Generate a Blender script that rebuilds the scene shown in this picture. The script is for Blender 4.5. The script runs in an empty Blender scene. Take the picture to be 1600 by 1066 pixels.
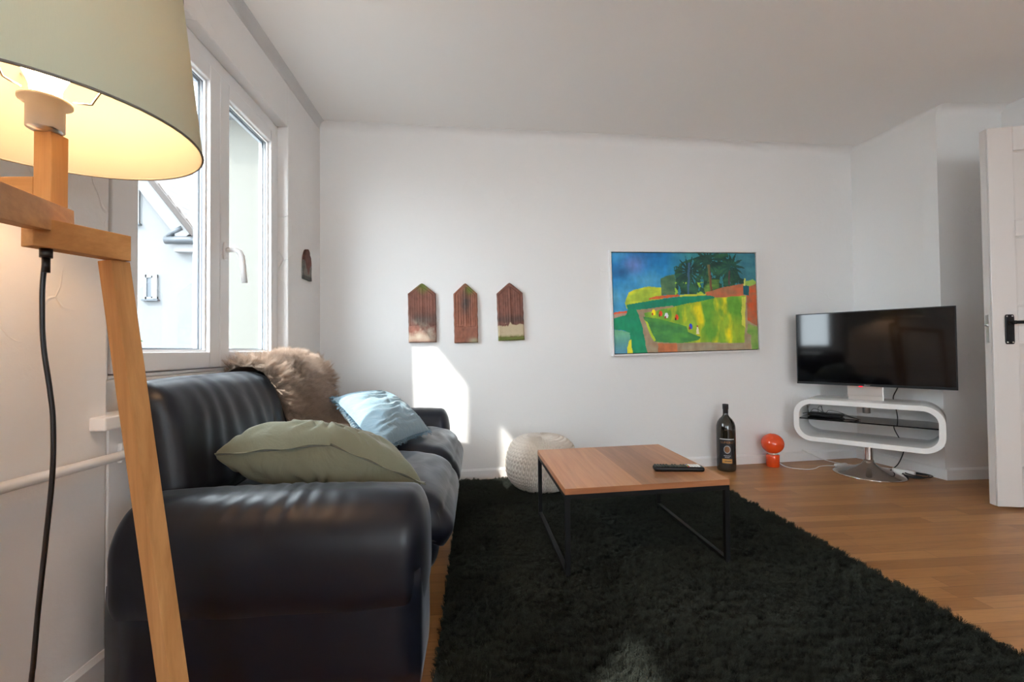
import bpy, math, random
from math import sin, cos, pi, radians, sqrt, atan2, atan, exp, hypot, floor
from mathutils import Vector, Matrix, noise as mnoise
random.seed(7)
S = bpy.context.scene
COL = S.collection

# ------------------------------------------------------------------ camera
F_PX, EYE = 700.0, 0.86
YAW, PITCH, ROLL = atan(55/F_PX), atan(13/F_PX), radians(.55)
fw = Vector((sin(YAW)*cos(PITCH), cos(YAW)*cos(PITCH), sin(PITCH)))
r0 = Vector((cos(YAW), -sin(YAW), 0)); u0 = r0.cross(fw)
rt = r0*cos(ROLL)-u0*sin(ROLL); up = u0*cos(ROLL)+r0*sin(ROLL)
cd = bpy.data.cameras.new('camera'); cam = bpy.data.objects.new('camera', cd); COL.objects.link(cam)
m = Matrix.Identity(4)
for i in range(3):
    m[i][0] = rt[i]; m[i][1] = up[i]; m[i][2] = -fw[i]
m[2][3] = EYE
cam.matrix_world = m
cd.sensor_width = 36; cd.lens = F_PX*36/1600; cd.clip_start = .02; cd.clip_end = 200
S.camera = cam
S.view_settings.view_transform = 'Standard'; S.view_settings.look = 'None'
S.view_settings.gamma = 1; S.view_settings.use_curve_mapping = False
S.view_settings.exposure = 1.15
S.cycles.use_denoising = True
S.cycles.max_bounces = 10; S.cycles.diffuse_bounces = 6; S.cycles.transparent_max_bounces = 16
S.cycles.sample_clamp_indirect = 8

# ------------------------------------------------------------------ daylight
W = bpy.data.worlds.new('sky'); S.world = W; W.use_nodes = True
bg = W.node_tree.nodes['Background']
bg.inputs[0].default_value = (.85, .93, 1, 1); bg.inputs[1].default_value = 8.0
sd = bpy.data.lights.new('sun', 'SUN'); sun = bpy.data.objects.new('sun', sd); COL.objects.link(sun)
sd.energy = 4.0; sd.angle = radians(1.1); sd.color = (1, .95, .88)
sun.rotation_euler = Vector((1, 1, -1.26)).to_track_quat('-Z', 'Y').to_euler()
sun.location = (-6, -6, 8)

# ------------------------------------------------------------------ materials
def hexc(r, g, b):
    f = lambda c: ((c/255+.055)/1.055)**2.4 if c > 10 else c/255/12.92
    return (f(r), f(g), f(b), 1)
def new_mat(name, col, rough=.5, metal=0, spec=.5, **k):
    mt = bpy.data.materials.new(name); mt.use_nodes = True
    b = mt.node_tree.nodes['Principled BSDF']
    b.inputs['Base Color'].default_value = col if len(col) == 4 else (*col, 1)
    b.inputs['Roughness'].default_value = rough; b.inputs['Metallic'].default_value = metal
    b.inputs['Specular IOR Level'].default_value = spec
    for kk, v in k.items():
        b.inputs[kk.replace('_', ' ')].default_value = v
    return mt
def N(mt, t, **k):
    n = mt.node_tree.nodes.new(t)
    for a, v in k.items():
        if a.startswith('i_'):
            n.inputs[a[2:].replace('_', ' ')].default_value = v
        else: setattr(n, a, v)
    return n
def Lk(mt, a, b): mt.node_tree.links.new(a, b)
def BS(mt): return mt.node_tree.nodes['Principled BSDF']
def ramp(mt, fac, stops):
    r = N(mt, 'ShaderNodeValToRGB'); e = r.color_ramp.elements
    while len(e) < len(stops): e.new(.5)
    for q, (p, c) in zip(e, stops):
        q.position = p; q.color = c if len(c) == 4 else (*c, 1)
    Lk(mt, fac, r.inputs[0]); return r.outputs[0]
def coords(mt, scale=(1, 1, 1), rot=(0, 0, 0), kind='Object', loc=(0, 0, 0)):
    tc = N(mt, 'ShaderNodeTexCoord'); mp = N(mt, 'ShaderNodeMapping')
    mp.inputs['Scale'].default_value = scale; mp.inputs['Rotation'].default_value = rot; mp.inputs['Location'].default_value = loc
    Lk(mt, tc.outputs[kind], mp.inputs[0]); return mp.outputs[0]
def tex_noise(mt, vec, scale, detail=4, rough=.5, dist=0):
    n = N(mt, 'ShaderNodeTexNoise'); n.inputs['Scale'].default_value = scale; n.inputs['Detail'].default_value = detail
    n.inputs['Roughness'].default_value = rough; n.inputs['Distortion'].default_value = dist
    Lk(mt, vec, n.inputs['Vector']); return n.outputs['Fac']
def bump(mt, h, strength=.3, dist=.01, prev=None):
    b = N(mt, 'ShaderNodeBump'); b.inputs['Strength'].default_value = strength; b.inputs['Distance'].default_value = dist
    Lk(mt, h, b.inputs['Height'])
    if prev: Lk(mt, prev, b.inputs['Normal'])
    return b.outputs[0]
def mixc(mt, fac, a, b, mode='MIX'):
    n = N(mt, 'ShaderNodeMix', data_type='RGBA', blend_type=mode)
    if isinstance(fac, (int, float)): n.inputs[0].default_value = fac
    else: Lk(mt, fac, n.inputs[0])
    for v, i in ((a, 6), (b, 7)):
        if isinstance(v, tuple): n.inputs[i].default_value = v if len(v) == 4 else (*v, 1)
        else: Lk(mt, v, n.inputs[i])
    return n.outputs[2]

def plaster(name, col, big=.5):
    mt = new_mat(name, col, .75, spec=.25)
    v = coords(mt)
    a = tex_noise(mt, v, 3.2, 3, .55, .3); b = tex_noise(mt, v, 28, 4, .6, .2)
    n1 = bump(mt, a, .35*big, .03); n2 = bump(mt, b, .18*big, .006, n1)
    vor = N(mt, 'ShaderNodeTexVoronoi', feature='DISTANCE_TO_EDGE'); vor.inputs['Scale'].default_value = 2.1
    dv = N(mt, 'ShaderNodeVectorMath', operation='ADD'); nz = N(mt, 'ShaderNodeTexNoise'); nz.inputs['Scale'].default_value = 3; Lk(mt, v, nz.inputs['Vector'])
    Lk(mt, v, dv.inputs[0]); Lk(mt, nz.outputs['Color'], dv.inputs[1]); Lk(mt, dv.outputs[0], vor.inputs['Vector'])
    rg = ramp(mt, vor.outputs['Distance'], [(0, (1, 1, 1)), (.012, (0, 0, 0))])
    gate = ramp(mt, tex_noise(mt, v, 1.7, 2), [(.55, (0, 0, 0)), (.6, (1, 1, 1))])
    rr = mixc(mt, 1.0, rg, gate, 'MULTIPLY')
    n3 = bump(mt, rr, .5*big, .004, n2)
    Lk(mt, n3, BS(mt).inputs['Normal'])
    return mt
M = {}
M['wall'] = plaster('white_plaster', (.80, .79, .78), .5)
M['wall_rough'] = plaster('rough_white_plaster', (.80, .78, .765), 1.3)
M['ceil'] = new_mat('ceiling_paint', (.90, .89, .875), .85, spec=.2)
M['trim'] = new_mat('white_trim_paint', (.78, .77, .76), .45)
M['pvc'] = new_mat('window_frame_white', (.80, .79, .79), .35)
M['pvc_seal'] = new_mat('window_seal', (.10, .11, .13), .6)
M['spacer'] = new_mat('spacer_bar_grey', (.35, .38, .42), .4, metal=.6)
M['door'] = new_mat('door_paint', (.66, .62, .595), .4)
M['black_iron'] = new_mat('black_iron', (.006, .006, .007), .4, spec=.25)
M['black_metal'] = new_mat('black_powder_metal', (.006, .006, .007), .5, spec=.2)
M['screw'] = new_mat('bright_screw', (.8, .8, .8), .25, metal=1)
M['chrome'] = new_mat('chrome', (.62, .6, .58), .09, metal=1)
M['steel'] = new_mat('brushed_steel', (.68, .66, .64), .28, metal=1)
M['white_gloss'] = new_mat('white_gloss_lacquer', (.80, .79, .77), .12)
M['tv_body'] = new_mat('television_black_plastic', (.004, .004, .005), .4, spec=.25)
M['screen'] = new_mat('television_screen', (.002, .002, .003), .06, spec=.42)
M['logo'] = new_mat('grey_logo', (.45, .45, .45), .4)
M['red_led'] = new_mat('red_light', (.6, .01, .02), .3); BS(M['red_led']).inputs['Emission Color'].default_value = (1, .02, .04, 1); BS(M['red_led']).inputs['Emission Strength'].default_value = 1.0
M['smoke_glass'] = new_mat('dark_shelf_glass', (.012, .013, .016), .05, spec=.7)
M['black_plastic'] = new_mat('black_plastic', (.007, .007, .008), .4, spec=.3)
M['white_plastic'] = new_mat('white_plastic', (.75, .74, .71), .4)
M['orange'] = new_mat('orange_glazed_ceramic', (.80, .075, .014), .06, Coat_Weight=.4)
M['cream'] = new_mat('cream_porcelain', (.75, .68, .52), .35)
M['label_black'] = new_mat('label_black', (.010, .010, .014), .45)
M['label_silver'] = new_mat('label_silver', (.55, .56, .56), .35, metal=.3)
M['label_copper'] = new_mat('label_copper', (.38, .17, .06), .4, metal=.3)
M['label_gold'] = new_mat('label_gold', (.55, .28, .07), .45)
M['label_white'] = new_mat('label_white', (.55, .55, .62), .5)
M['bottle'] = new_mat('dark_bottle_glass', (.012, .010, .006), .06, spec=.8)
M['capsule'] = new_mat('black_bottle_capsule', (.009, .009, .012), .4)
M['key_white'] = new_mat('remote_key_white', (.8, .8, .8), .5)
M['key_grey'] = new_mat('remote_key_dark', (.035, .045, .04), .5)
M['key_col'] = [new_mat('remote_key_'+n, c, .5) for n, c in (('red', (.5, .03, .02)), ('green', (.05, .3, .06)), ('yellow', (.7, .5, .05)), ('blue', (.04, .15, .6)))]
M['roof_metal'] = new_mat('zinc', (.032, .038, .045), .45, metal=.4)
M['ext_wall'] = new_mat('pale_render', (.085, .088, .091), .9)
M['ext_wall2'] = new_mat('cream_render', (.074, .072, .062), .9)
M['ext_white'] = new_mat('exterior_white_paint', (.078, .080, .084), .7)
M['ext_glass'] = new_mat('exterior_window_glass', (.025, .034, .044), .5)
M['leaf'] = new_mat('fresh_leaf', (.03, .075, .015), .5)
M['bark'] = new_mat('bark', (.10, .07, .04), .8)
M['ground'] = new_mat('paved_ground', (.20, .195, .19), .9)
M['cord'] = new_mat('black_cord_rubber', (.006, .006, .007), .35)

# glass panes: clear, with a fresnel reflection
g = bpy.data.materials.new('clear_window_glass'); g.use_nodes = True; g.node_tree.nodes.clear()
o = N(g, 'ShaderNodeOutputMaterial'); mx = N(g, 'ShaderNodeMixShader'); tr = N(g, 'ShaderNodeBsdfTransparent'); gl = N(g, 'ShaderNodeBsdfGlossy')
lw = N(g, 'ShaderNodeLayerWeight'); lw.inputs[0].default_value = .5; pw_ = N(g, 'ShaderNodeMath', operation='POWER'); pw_.inputs[1].default_value = 5; fr = N(g, 'ShaderNodeMath', operation='MULTIPLY_ADD'); fr.inputs[1].default_value = .9; fr.inputs[2].default_value = .04
Lk(g, lw.outputs['Facing'], pw_.inputs[0]); Lk(g, pw_.outputs[0], fr.inputs[0])
gl.inputs['Roughness'].default_value = .01; tr.inputs[0].default_value = (.96, .98, .98, 1)
Lk(g, fr.outputs[0], mx.inputs[0]); Lk(g, tr.outputs[0], mx.inputs[1]); Lk(g, gl.outputs[0], mx.inputs[2]); Lk(g, mx.outputs[0], o.inputs[0])
M['glass'] = g

# roof tiles
mt = new_mat('clay_roof_tiles', (.5, .25, .15), .8); M['tiles'] = mt
v = coords(mt); bt = N(mt, 'ShaderNodeTexBrick'); bt.inputs['Scale'].default_value = 1; bt.inputs['Brick Width'].default_value = .25; bt.inputs['Row Height'].default_value = .3
bt.inputs['Mortar Size'].default_value = .02; bt.inputs['Color1'].default_value = (.046, .035, .030, 1); bt.inputs['Color2'].default_value = (.040, .029, .024, 1); bt.inputs['Mortar'].default_value = (.016, .010, .008, 1)
Lk(mt, v, bt.inputs['Vector']); Lk(mt, bt.outputs['Color'], BS(mt).inputs['Base Color'])

# parquet: strips running along X
mt = new_mat('oak_parquet', (.4, .2, .1), .36, spec=.45); M['floor'] = mt
v = coords(mt, kind='Object')
bt = N(mt, 'ShaderNodeTexBrick'); bt.inputs['Scale'].default_value = 1; bt.inputs['Brick Width'].default_value = .62; bt.inputs['Row Height'].default_value = .0675
bt.inputs['Mortar Size'].default_value = .0007; bt.inputs['Mortar Smooth'].default_value = .3; bt.offset = .37; bt.offset_frequency = 3; bt.squash = 1.35; bt.squash_frequency = 2; bt.inputs['Bias'].default_value = 0
bt.inputs['Color1'].default_value = (0, 0, 0, 1); bt.inputs['Color2'].default_value = (1, 1, 1, 1); bt.inputs['Mortar'].default_value = (.5, .5, .5, 1)
Lk(mt, v, bt.inputs['Vector'])
base = ramp(mt, bt.outputs['Color'], [(0, (.345, .150, .045)), (.35, (.40, .18, .056)), (.7, (.45, .208, .067)), (1, (.49, .235, .080))])
vm = N(mt, 'ShaderNodeVectorMath', operation='MULTIPLY_ADD'); vm.inputs[1].default_value = (1.2, 15, 1)
Lk(mt, v, vm.inputs[0]); Lk(mt, bt.outputs['Color'], vm.inputs[2])
gr = tex_noise(mt, vm.outputs[0], 2.2, 6, .62, 1.6)
vm2 = N(mt, 'ShaderNodeVectorMath', operation='MULTIPLY'); vm2.inputs[1].default_value = (4, 90, 1); Lk(mt, v, vm2.inputs[0])
gr2 = tex_noise(mt, vm2.outputs[0], 3, 3, .6)
c1 = mixc(mt, .55, base, ramp(mt, gr, [(.3, (.60, .56, .50)), (.5, (.95, .95, .95)), (.7, (1, 1, 1))]), 'MULTIPLY')
c2 = mixc(mt, .35, c1, ramp(mt, gr2, [(.3, (.7, .66, .6)), (.6, (1, 1, 1))]), 'MULTIPLY')
c3 = mixc(mt, bt.outputs['Fac'], c2, (.13, .07, .035))
Lk(mt, c3, BS(mt).inputs['Base Color'])
Lk(mt, bump(mt, bt.outputs['Fac'], -.15, .002), BS(mt).inputs['Normal'])

def wood(name, c_lo, c_hi, rough=.4, axis='X', scale=1., sharp=1., ang=0):
    mt = new_mat(name, c_lo, rough, spec=.15 if rough > .5 else .5)
    s = {'X': (1.5, 22, 22), 'Y': (22, 1.5, 22), 'Z': (22, 22, 1.5)}[axis]
    v = coords(mt, tuple(q*scale for q in s))
    if ang: mp_ = v.node; mp_.vector_type = 'TEXTURE'; mp_.inputs['Rotation'].default_value = (0, 0, ang); mp_.inputs['Scale'].default_value = tuple(1/(q*scale) for q in s)
    a = tex_noise(mt, v, 1, 6, .6, 1.2)
    s2 = tuple(q*scale*(4 if q > 10 else 2) for q in s)
    b = tex_noise(mt, coords(mt, s2), 1, 3, .6)
    c = ramp(mt, a, [(.32, c_lo), (.66, c_hi)])
    c = mixc(mt, .3*sharp, c, ramp(mt, b, [(.3, (.55, .5, .45)), (.6, (1, 1, 1))]), 'MULTIPLY')
    Lk(mt, c, BS(mt).inputs['Base Color']); return mt
M['pine'] = {a: wood('pale_pine_'+a.lower(), (.50, .245, .09), (.64, .345, .14), .6, a) for a in 'XYZ'}
M['pine']['D'] = wood('pale_pine_middle', (.50, .245, .09), (.64, .345, .14), .6, 'Y', ang=atan2(-.373, .237)-YAW+pi/2)
M['walnut1'] = wood('walnut_light', (.42, .170, .072), (.53, .245, .112), .33, 'Y', .8)
M['walnut2'] = wood('walnut_dark', (.25, .105, .052), (.38, .165, .080), .33, 'Y', .8)
M['walnut3'] = wood('walnut_mid', (.33, .135, .062), (.44, .20, .096), .33, 'Y', .8)
M['walnut_edge'] = wood('walnut_edge', (.33, .125, .05), (.43, .18, .08), .35, 'X', .8)

# leather
def leather(name, col):
    mt = new_mat(name, col, .36, spec=.40, Sheen_Weight=.22, Sheen_Roughness=.35, Sheen_Tint=(.80, .90, 1, 1))
    v = coords(mt); vo = N(mt, 'ShaderNodeTexVoronoi', feature='DISTANCE_TO_EDGE'); vo.inputs['Scale'].default_value = 260; Lk(mt, v, vo.inputs['Vector'])
    n1 = bump(mt, tex_noise(mt, v, 9, 2, .5, .5), .22, .010)
    n2 = bump(mt, vo.outputs['Distance'], .05, .0006, n1)
    Lk(mt, n2, BS(mt).inputs['Normal'])
    rr = ramp(mt, tex_noise(mt, v, 12, 3), [(.3, (.34,)*3), (.7, (.44,)*3)]); Lk(mt, rr, BS(mt).inputs['Roughness'])
    return mt
M['leather'] = leather('midnight_blue_leather', (.0028, .0045, .0110))
M['leather_trim'] = new_mat('leather_piping', (.018, .02, .026), .4)
def cloth(name, c1, c2, sc=(1, 1, 1)):
    mt = new_mat(name, c1, .85, spec=.2, Sheen_Weight=.25)
    v = coords(mt)
    Lk(mt, mixc(mt, tex_noise(mt, v, 5, 3), c1, c2), BS(mt).inputs['Base Color'])
    Lk(mt, bump(mt, tex_noise(mt, v, 500, 2), .2, .0008, bump(mt, tex_noise(mt, coords(mt, sc), 9, 4, .6, .5), .5, .012)), BS(mt).inputs['Normal'])
    return mt
M['green_cloth'] = cloth('sage_olive_cotton', (.150, .165, .120), (.180, .195, .145))
M['blue_cloth'] = cloth('washed_light_blue_cotton', (.215, .32, .385), (.285, .40, .465), (1.5, 9, 6))
M['blue_fringe'] = new_mat('blue_fringe_thread', (.13, .22, .29), .9)

# knitted cotton, tile clay (from vertex colours), painting
def vcol_mat(name, attr, rough, bumpk=None):
    mt = new_mat(name, (1, 1, 1), rough); a = N(mt, 'ShaderNodeVertexColor'); a.layer_name = attr
    Lk(mt, a.outputs[0], BS(mt).inputs['Base Color'])
    if bumpk: Lk(mt, bump(mt, tex_noise(mt, coords(mt), bumpk[0], 4, .6), bumpk[1], bumpk[2]), BS(mt).inputs['Normal'])
    return mt
M['clay'] = vcol_mat('weathered_clay', 'paint', .8, (160, .5, .002))
M['canvas'] = vcol_mat('painted_canvas', 'paint', .55, (230, .25, .001))
M['pouf'] = new_mat('cream_cotton_rope', (.74, .66, .58), .85, spec=.2)
M['rug_base'] = new_mat('rug_backing', (.012, .015, .011), .9)
def hairmat(name, lo, hi, nscale=2.0, rough=.6, hi2=None, root_shade=.45):
    mt = new_mat(name, lo, rough, spec=.25)
    c = ramp(mt, tex_noise(mt, coords(mt), nscale, 3, .6, .4), [(.33, lo), (.66, hi)])
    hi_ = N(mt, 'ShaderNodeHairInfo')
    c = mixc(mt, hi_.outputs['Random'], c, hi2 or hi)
    c = mixc(mt, hi_.outputs['Intercept'], mixc(mt, root_shade, c, (0, 0, 0)), c)  # strands blacken towards the root: shade inside the pile put into the colour
    Lk(mt, c, BS(mt).inputs['Base Color']); return mt
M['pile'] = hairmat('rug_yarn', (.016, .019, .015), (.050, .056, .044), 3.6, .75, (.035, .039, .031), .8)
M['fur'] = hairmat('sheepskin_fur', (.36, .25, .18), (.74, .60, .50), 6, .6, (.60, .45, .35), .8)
M['hide'] = new_mat('sheepskin_hide', (.30, .2, .14), .9)
# lamp shade: thin translucent cloth; lining inside
mt = new_mat('sage_lamp_cloth', (.60, .72, .60), .9, spec=.1); M['shade'] = mt
nt = mt.node_tree; tl = N(mt, 'ShaderNodeBsdfTranslucent'); tl.inputs[0].default_value = (.80, .64, .38, 1); ms = N(mt, 'ShaderNodeMixShader'); ms.inputs[0].default_value = .30
out = [n for n in nt.nodes if n.type == 'OUTPUT_MATERIAL'][0]
Lk(mt, BS(mt).outputs[0], ms.inputs[1]); Lk(mt, tl.outputs[0], ms.inputs[2]); Lk(mt, ms.outputs[0], out.inputs[0])
vv = coords(mt); Lk(mt, bump(mt, tex_noise(mt, coords(mt, (300, 300, 40)), 1, 2), .15, .001), BS(mt).inputs['Normal'])
M['lining'] = new_mat('shade_lining_white', (.20, .20, .18), .8, spec=.1)
mt = M['lining']; tl2 = N(mt, 'ShaderNodeBsdfTranslucent'); tl2.inputs[0].default_value = (.95, .88, .72, 1); ms2 = N(mt, 'ShaderNodeMixShader'); ms2.inputs[0].default_value = .065
out2 = [n for n in mt.node_tree.nodes if n.type == 'OUTPUT_MATERIAL'][0]
Lk(mt, BS(mt).outputs[0], ms2.inputs[1]); Lk(mt, tl2.outputs[0], ms2.inputs[2]); Lk(mt, ms2.outputs[0], out2.inputs[0])
mt = new_mat('bulb_glow', (1, 1, 1), .4); M['bulb'] = mt
BS(mt).inputs['Emission Color'].default_value = (1, .60, .31, 1); BS(mt).inputs['Emission Strength'].default_value = 72
M['socket'] = new_mat('lamp_socket_white', (.75, .70, .62), .5)

# ------------------------------------------------------------------ builders
def tag(o, label=None, cat=None, group=None, kind=None):
    if label: o['label'] = label
    if cat: o['category'] = cat
    if group: o['group'] = group
    if kind: o['kind'] = kind
    return o
def empty(name, loc, rz=0, label=None, cat=None, group=None, kind=None):
    o = bpy.data.objects.new(name, None); COL.objects.link(o); o.location = loc; o.rotation_euler = (0, 0, rz); o.empty_display_size = .05
    return tag(o, label, cat, group, kind)
def rootmat(o):
    return Matrix.Translation(o.location) @ Matrix.Rotation(o.rotation_euler[2], 4, 'Z')
class MB:
    def __init__(s): s.v = []; s.f = []; s.sm = []; s.mi = []; s.c = None
    def add(s, vs, fs, smooth=False, mi=0, M4=None):
        b = len(s.v); s.v += [tuple(M4 @ Vector(p)) if M4 else tuple(p) for p in vs]
        s.f += [tuple(b+i for i in q) for q in fs]; s.sm += [smooth]*len(fs); s.mi += [mi]*len(fs); return s
    def box(s, lo, hi, mi=0, M4=None):
        x0, y0, z0 = lo; x1, y1, z1 = hi
        return s.add([(x0,y0,z0),(x1,y0,z0),(x1,y1,z0),(x0,y1,z0),(x0,y0,z1),(x1,y0,z1),(x1,y1,z1),(x0,y1,z1)],
              [(0,3,2,1),(4,5,6,7),(0,1,5,4),(1,2,6,5),(2,3,7,6),(3,0,4,7)], False, mi, M4)
    def bar(s, a, b, w, h, upv=(0, 0, 1), mi=0, M4=None):
        a = Vector(a); b = Vector(b); d = (b-a).normalized(); sd_ = d.cross(Vector(upv)).normalized(); u = sd_.cross(d)
        vs = [p+sd_*x*w/2+u*y*h/2 for p in (a, b) for x, y in ((-1,-1),(1,-1),(1,1),(-1,1))]
        return s.add(vs, [(0,1,2,3),(7,6,5,4),(0,4,5,1),(1,5,6,2),(2,6,7,3),(3,7,4,0)], False, mi, M4)
    def tube(s, pts, r, n=8, closed=False, M4=None, cap=True, mi=0):
        pts = [Vector(p) for p in pts]; k = len(pts); vs = []; prev = None
        for i, p in enumerate(pts):
            if closed: t = pts[(i+1) % k]-pts[i-1]
            else: t = pts[min(i+1, k-1)]-pts[max(i-1, 0)]
            t.normalize()
            if prev is None:
                a = Vector((0, 0, 1)) if abs(t.z) < .9 else Vector((1, 0, 0)); e1 = t.cross(a).normalized()
            else: e1 = (prev-t*prev.dot(t)).normalized()
            prev = e1; e2 = t.cross(e1); rr = r[i] if isinstance(r, (list, tuple)) else r
            vs += [p+(e1*cos(2*pi*j/n)+e2*sin(2*pi*j/n))*rr for j in range(n)]
        fs = []
        for i in range(k if closed else k-1):
            for j in range(n):
                a = i*n+j; b_ = i*n+(j+1) % n; c = ((i+1) % k)*n+(j+1) % n; d = ((i+1) % k)*n+j
                fs.append((a, b_, c, d))
        s.add(vs, fs, True, mi, M4)
        if not closed and cap:
            b = len(s.v)-len(vs); s.f += [tuple(b+j for j in reversed(range(n))), tuple(b+(k-1)*n+j for j in range(n))]; s.sm += [False]*2; s.mi += [mi]*2
        return s
    def lathe(s, prof, n=40, c=(0, 0, 0), M4=None, mi=0, smooth=True):
        vs = []; fs = []
        for (r, z) in prof:
            vs += [(c[0]+r*cos(2*pi*j/n), c[1]+r*sin(2*pi*j/n), c[2]+z) for j in range(n)]
        for i in range(len(prof)-1):
            for j in range(n): fs.append((i*n+j, i*n+(j+1) % n, (i+1)*n+(j+1) % n, (i+1)*n+j))
        return s.add(vs, fs, smooth, mi, M4)
    def prism(s, poly, y0, y1, mi=0, M4=None, smooth=False):
        # polygon given in (x, z), extruded along y
        n = len(poly); vs = [(x, y0, z) for x, z in poly]+[(x, y1, z) for x, z in poly]
        s.add(vs, [(i, (i+1) % n, n+(i+1) % n, n+i) for i in range(n)], smooth, mi, M4)
        b = len(s.v)-2*n; s.f += [tuple(b+i for i in reversed(range(n))), tuple(b+n+i for i in range(n))]; s.sm += [False]*2; s.mi += [mi]*2
        return s
    def soft(s, lo, hi, r, n=(12, 12, 12), fn=None, mi=0, M4=None):
        # rounded box of quads, n segments a side; fn(p, q) may move the points (q in -1..1)
        lo = Vector(lo); hi = Vector(hi); c = (lo+hi)/2; hs = (hi-lo)/2
        r = r if isinstance(r, (tuple, list)) else (r, r, r)
        idx = {}; vs = []; fs = []
        def line(k, i):  # spacing that follows the rounding
            t = -1+2*i/n[k]; return t
        def vert(i, j, k):
            key = (i, j, k)
            if key in idx: return idx[key]
            q = Vector((line(0, i), line(1, j), line(2, k)))
            p = Vector((q[a]*hs[a] for a in range(3)))
            inn = Vector((max(-(hs[a]-r[a]), min(hs[a]-r[a], p[a])) for a in range(3)))
            d = Vector(((p[a]-inn[a])/max(r[a], 1e-6) for a in range(3)))
            L = d.length
            if L > 1e-6:
                mxx = max(abs(d[0]), abs(d[1]), abs(d[2])); d = d*(mxx/L)
                p = inn+Vector((d[a]*r[a] for a in range(3)))
            if fn: p = Vector(fn(p, q))
            idx[key] = len(vs); vs.append(c+p); return idx[key]
        for ax in range(3):
            a, b = [(1, 2), (2, 0), (0, 1)][ax]
            for side in (0, n[ax]):
                for i in range(n[a]):
                    for j in range(n[b]):
                        def K(ii, jj):
                            t = [0, 0, 0]; t[ax] = side; t[a] = ii; t[b] = jj; return vert(*t)
                        q = (K(i, j), K(i+1, j), K(i+1, j+1), K(i, j+1))
                        fs.append(q if side else q[::-1])
        return s.add(vs, fs, True, mi, M4)
    def build(s, name, mats, parent=None, world=False, label=None, bevel=0, bseg=2):
        me = bpy.data.meshes.new(name); me.from_pydata(s.v, [], s.f); me.update()
        mats = mats if isinstance(mats, (list, tuple)) else [mats]
        for q in mats: me.materials.append(q)
        me.polygons.foreach_set('use_smooth', s.sm); me.polygons.foreach_set('material_index', s.mi)
        o = bpy.data.objects.new(name, me); COL.objects.link(o)
        if parent is not None:
            o.parent = parent
            if world:
                p = parent; mm = rootmat(parent)
                while p.parent: p = p.parent; mm = rootmat(p) if not p.data else mm
                o.matrix_parent_inverse = mm.inverted() if not parent.data else Matrix.Identity(4)
        if label: o['label'] = label
        if bevel:
            b = o.modifiers.new('edge', 'BEVEL'); b.width = bevel; b.segments = bseg; b.limit_method = 'ANGLE'; b.angle_limit = radians(40)
        return o
def struct(o): o['kind'] = 'structure'; return o
def vpaint(o, fn, attr='paint'):
    me = o.data; ca = me.color_attributes.new(attr, 'FLOAT_COLOR', 'POINT')
    buf = []
    for v in me.vertices:
        c = fn(v.co); buf += [c[0], c[1], c[2], 1]
    ca.data.foreach_set('color', buf)
def nz(x, y, z=0., s=1.): return mnoise.noise(Vector((x*s, y*s, z*s)))
def fbm(x, y, z=0., s=1., o=4):
    t = 0; a = .5
    for i in range(o): t += a*mnoise.noise(Vector((x*s, y*s, z*s+i*7.3))); s *= 2; a *= .5
    return t
def hair(o, count, length, root, tip, mat_index, kids=0, rnd=.3, brown=.02, steps=4, clump=0, rough2=.0, rough1=0, normal=None, seed=1, grav=0, tang=0, rad_kid=.01):
    md = o.modifiers.new('hair', 'PARTICLE_SYSTEM'); ps = md.particle_system; st = ps.settings; ps.seed = seed
    st.type = 'HAIR'; st.count = count; st.hair_length = length; st.hair_step = steps; st.render_step = 3; st.display_step = 3
    st.emit_from = 'FACE'; st.use_emit_random = True; st.distribution = 'RAND'; st.use_advanced_hair = True
    st.factor_random = brown*length/4; st.brownian_factor = 0; st.length_random = rnd
    st.tangent_factor = tang
    st.material = mat_index+1; st.root_radius = root*1000; st.tip_radius = tip*1000; st.radius_scale = .001*1.0; st.shape = 0
    st.use_close_tip = False
    if grav: st.effector_weights.gravity = grav
    if kids:
        st.child_type = 'INTERPOLATED'; st.rendered_child_count = kids; st.child_percent = 1; st.clump_factor = clump
        st.roughness_1 = rough1; st.roughness_1_size = .3; st.roughness_2 = rough2; st.roughness_endpoint = rough2; st.child_length = 1
    return st
S.cycles_curves.shape = 'THICK' if hasattr(S, 'cycles_curves') else None
S.render.hair_type = 'STRAND'; S.render.hair_subdiv = 1

# ================================================================== THE ROOM
XL = -.985                       # window wall
A0 = Vector((XL, 2.911)); B0 = Vector((2.912, 3.256)); BD = (B0-A0).normalized(); BANG = atan2(BD.y, BD.x); BN = Vector((-BD.y, BD.x))
def bwY(x): return A0.y+(x-A0.x)*BD.y/BD.x
PX, PY = 2.985, 2.65             # corner of the pier
XR = 3.44                        # wall with the door
def ceilz(x): return 2.305+.0245*(x+1)
# floor and ceiling
struct(MB().add([(XL-.06, -4.3, 0), (4.9, -4.3, 0), (4.9, 3.4, 0), (XL-.06, 3.4, 0), (XL-.06, -4.3, -.05), (4.9, -4.3, -.05), (4.9, 3.4, -.05), (XL-.06, 3.4, -.05)],
    [(0,1,2,3),(7,6,5,4),(0,4,5,1),(1,5,6,2),(2,6,7,3),(3,7,4,0)]).build('floor', M['floor']))
cb = MB(); x0, x1 = XL-.3, 5.0
cb.add([(x0,-4.5,ceilz(x0)),(x1,-4.5,ceilz(x1)),(x1,3.5,ceilz(x1)),(x0,3.5,ceilz(x0)),(x0,-4.5,ceilz(x0)+.2),(x1,-4.5,ceilz(x1)+.2),(x1,3.5,ceilz(x1)+.2),(x0,3.5,ceilz(x0)+.2)],
    [(3,2,1,0),(4,5,6,7),(0,1,5,4),(1,2,6,5),(2,3,7,6),(3,0,4,7)])
struct(cb.build('ceiling', M['ceil']))
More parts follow.
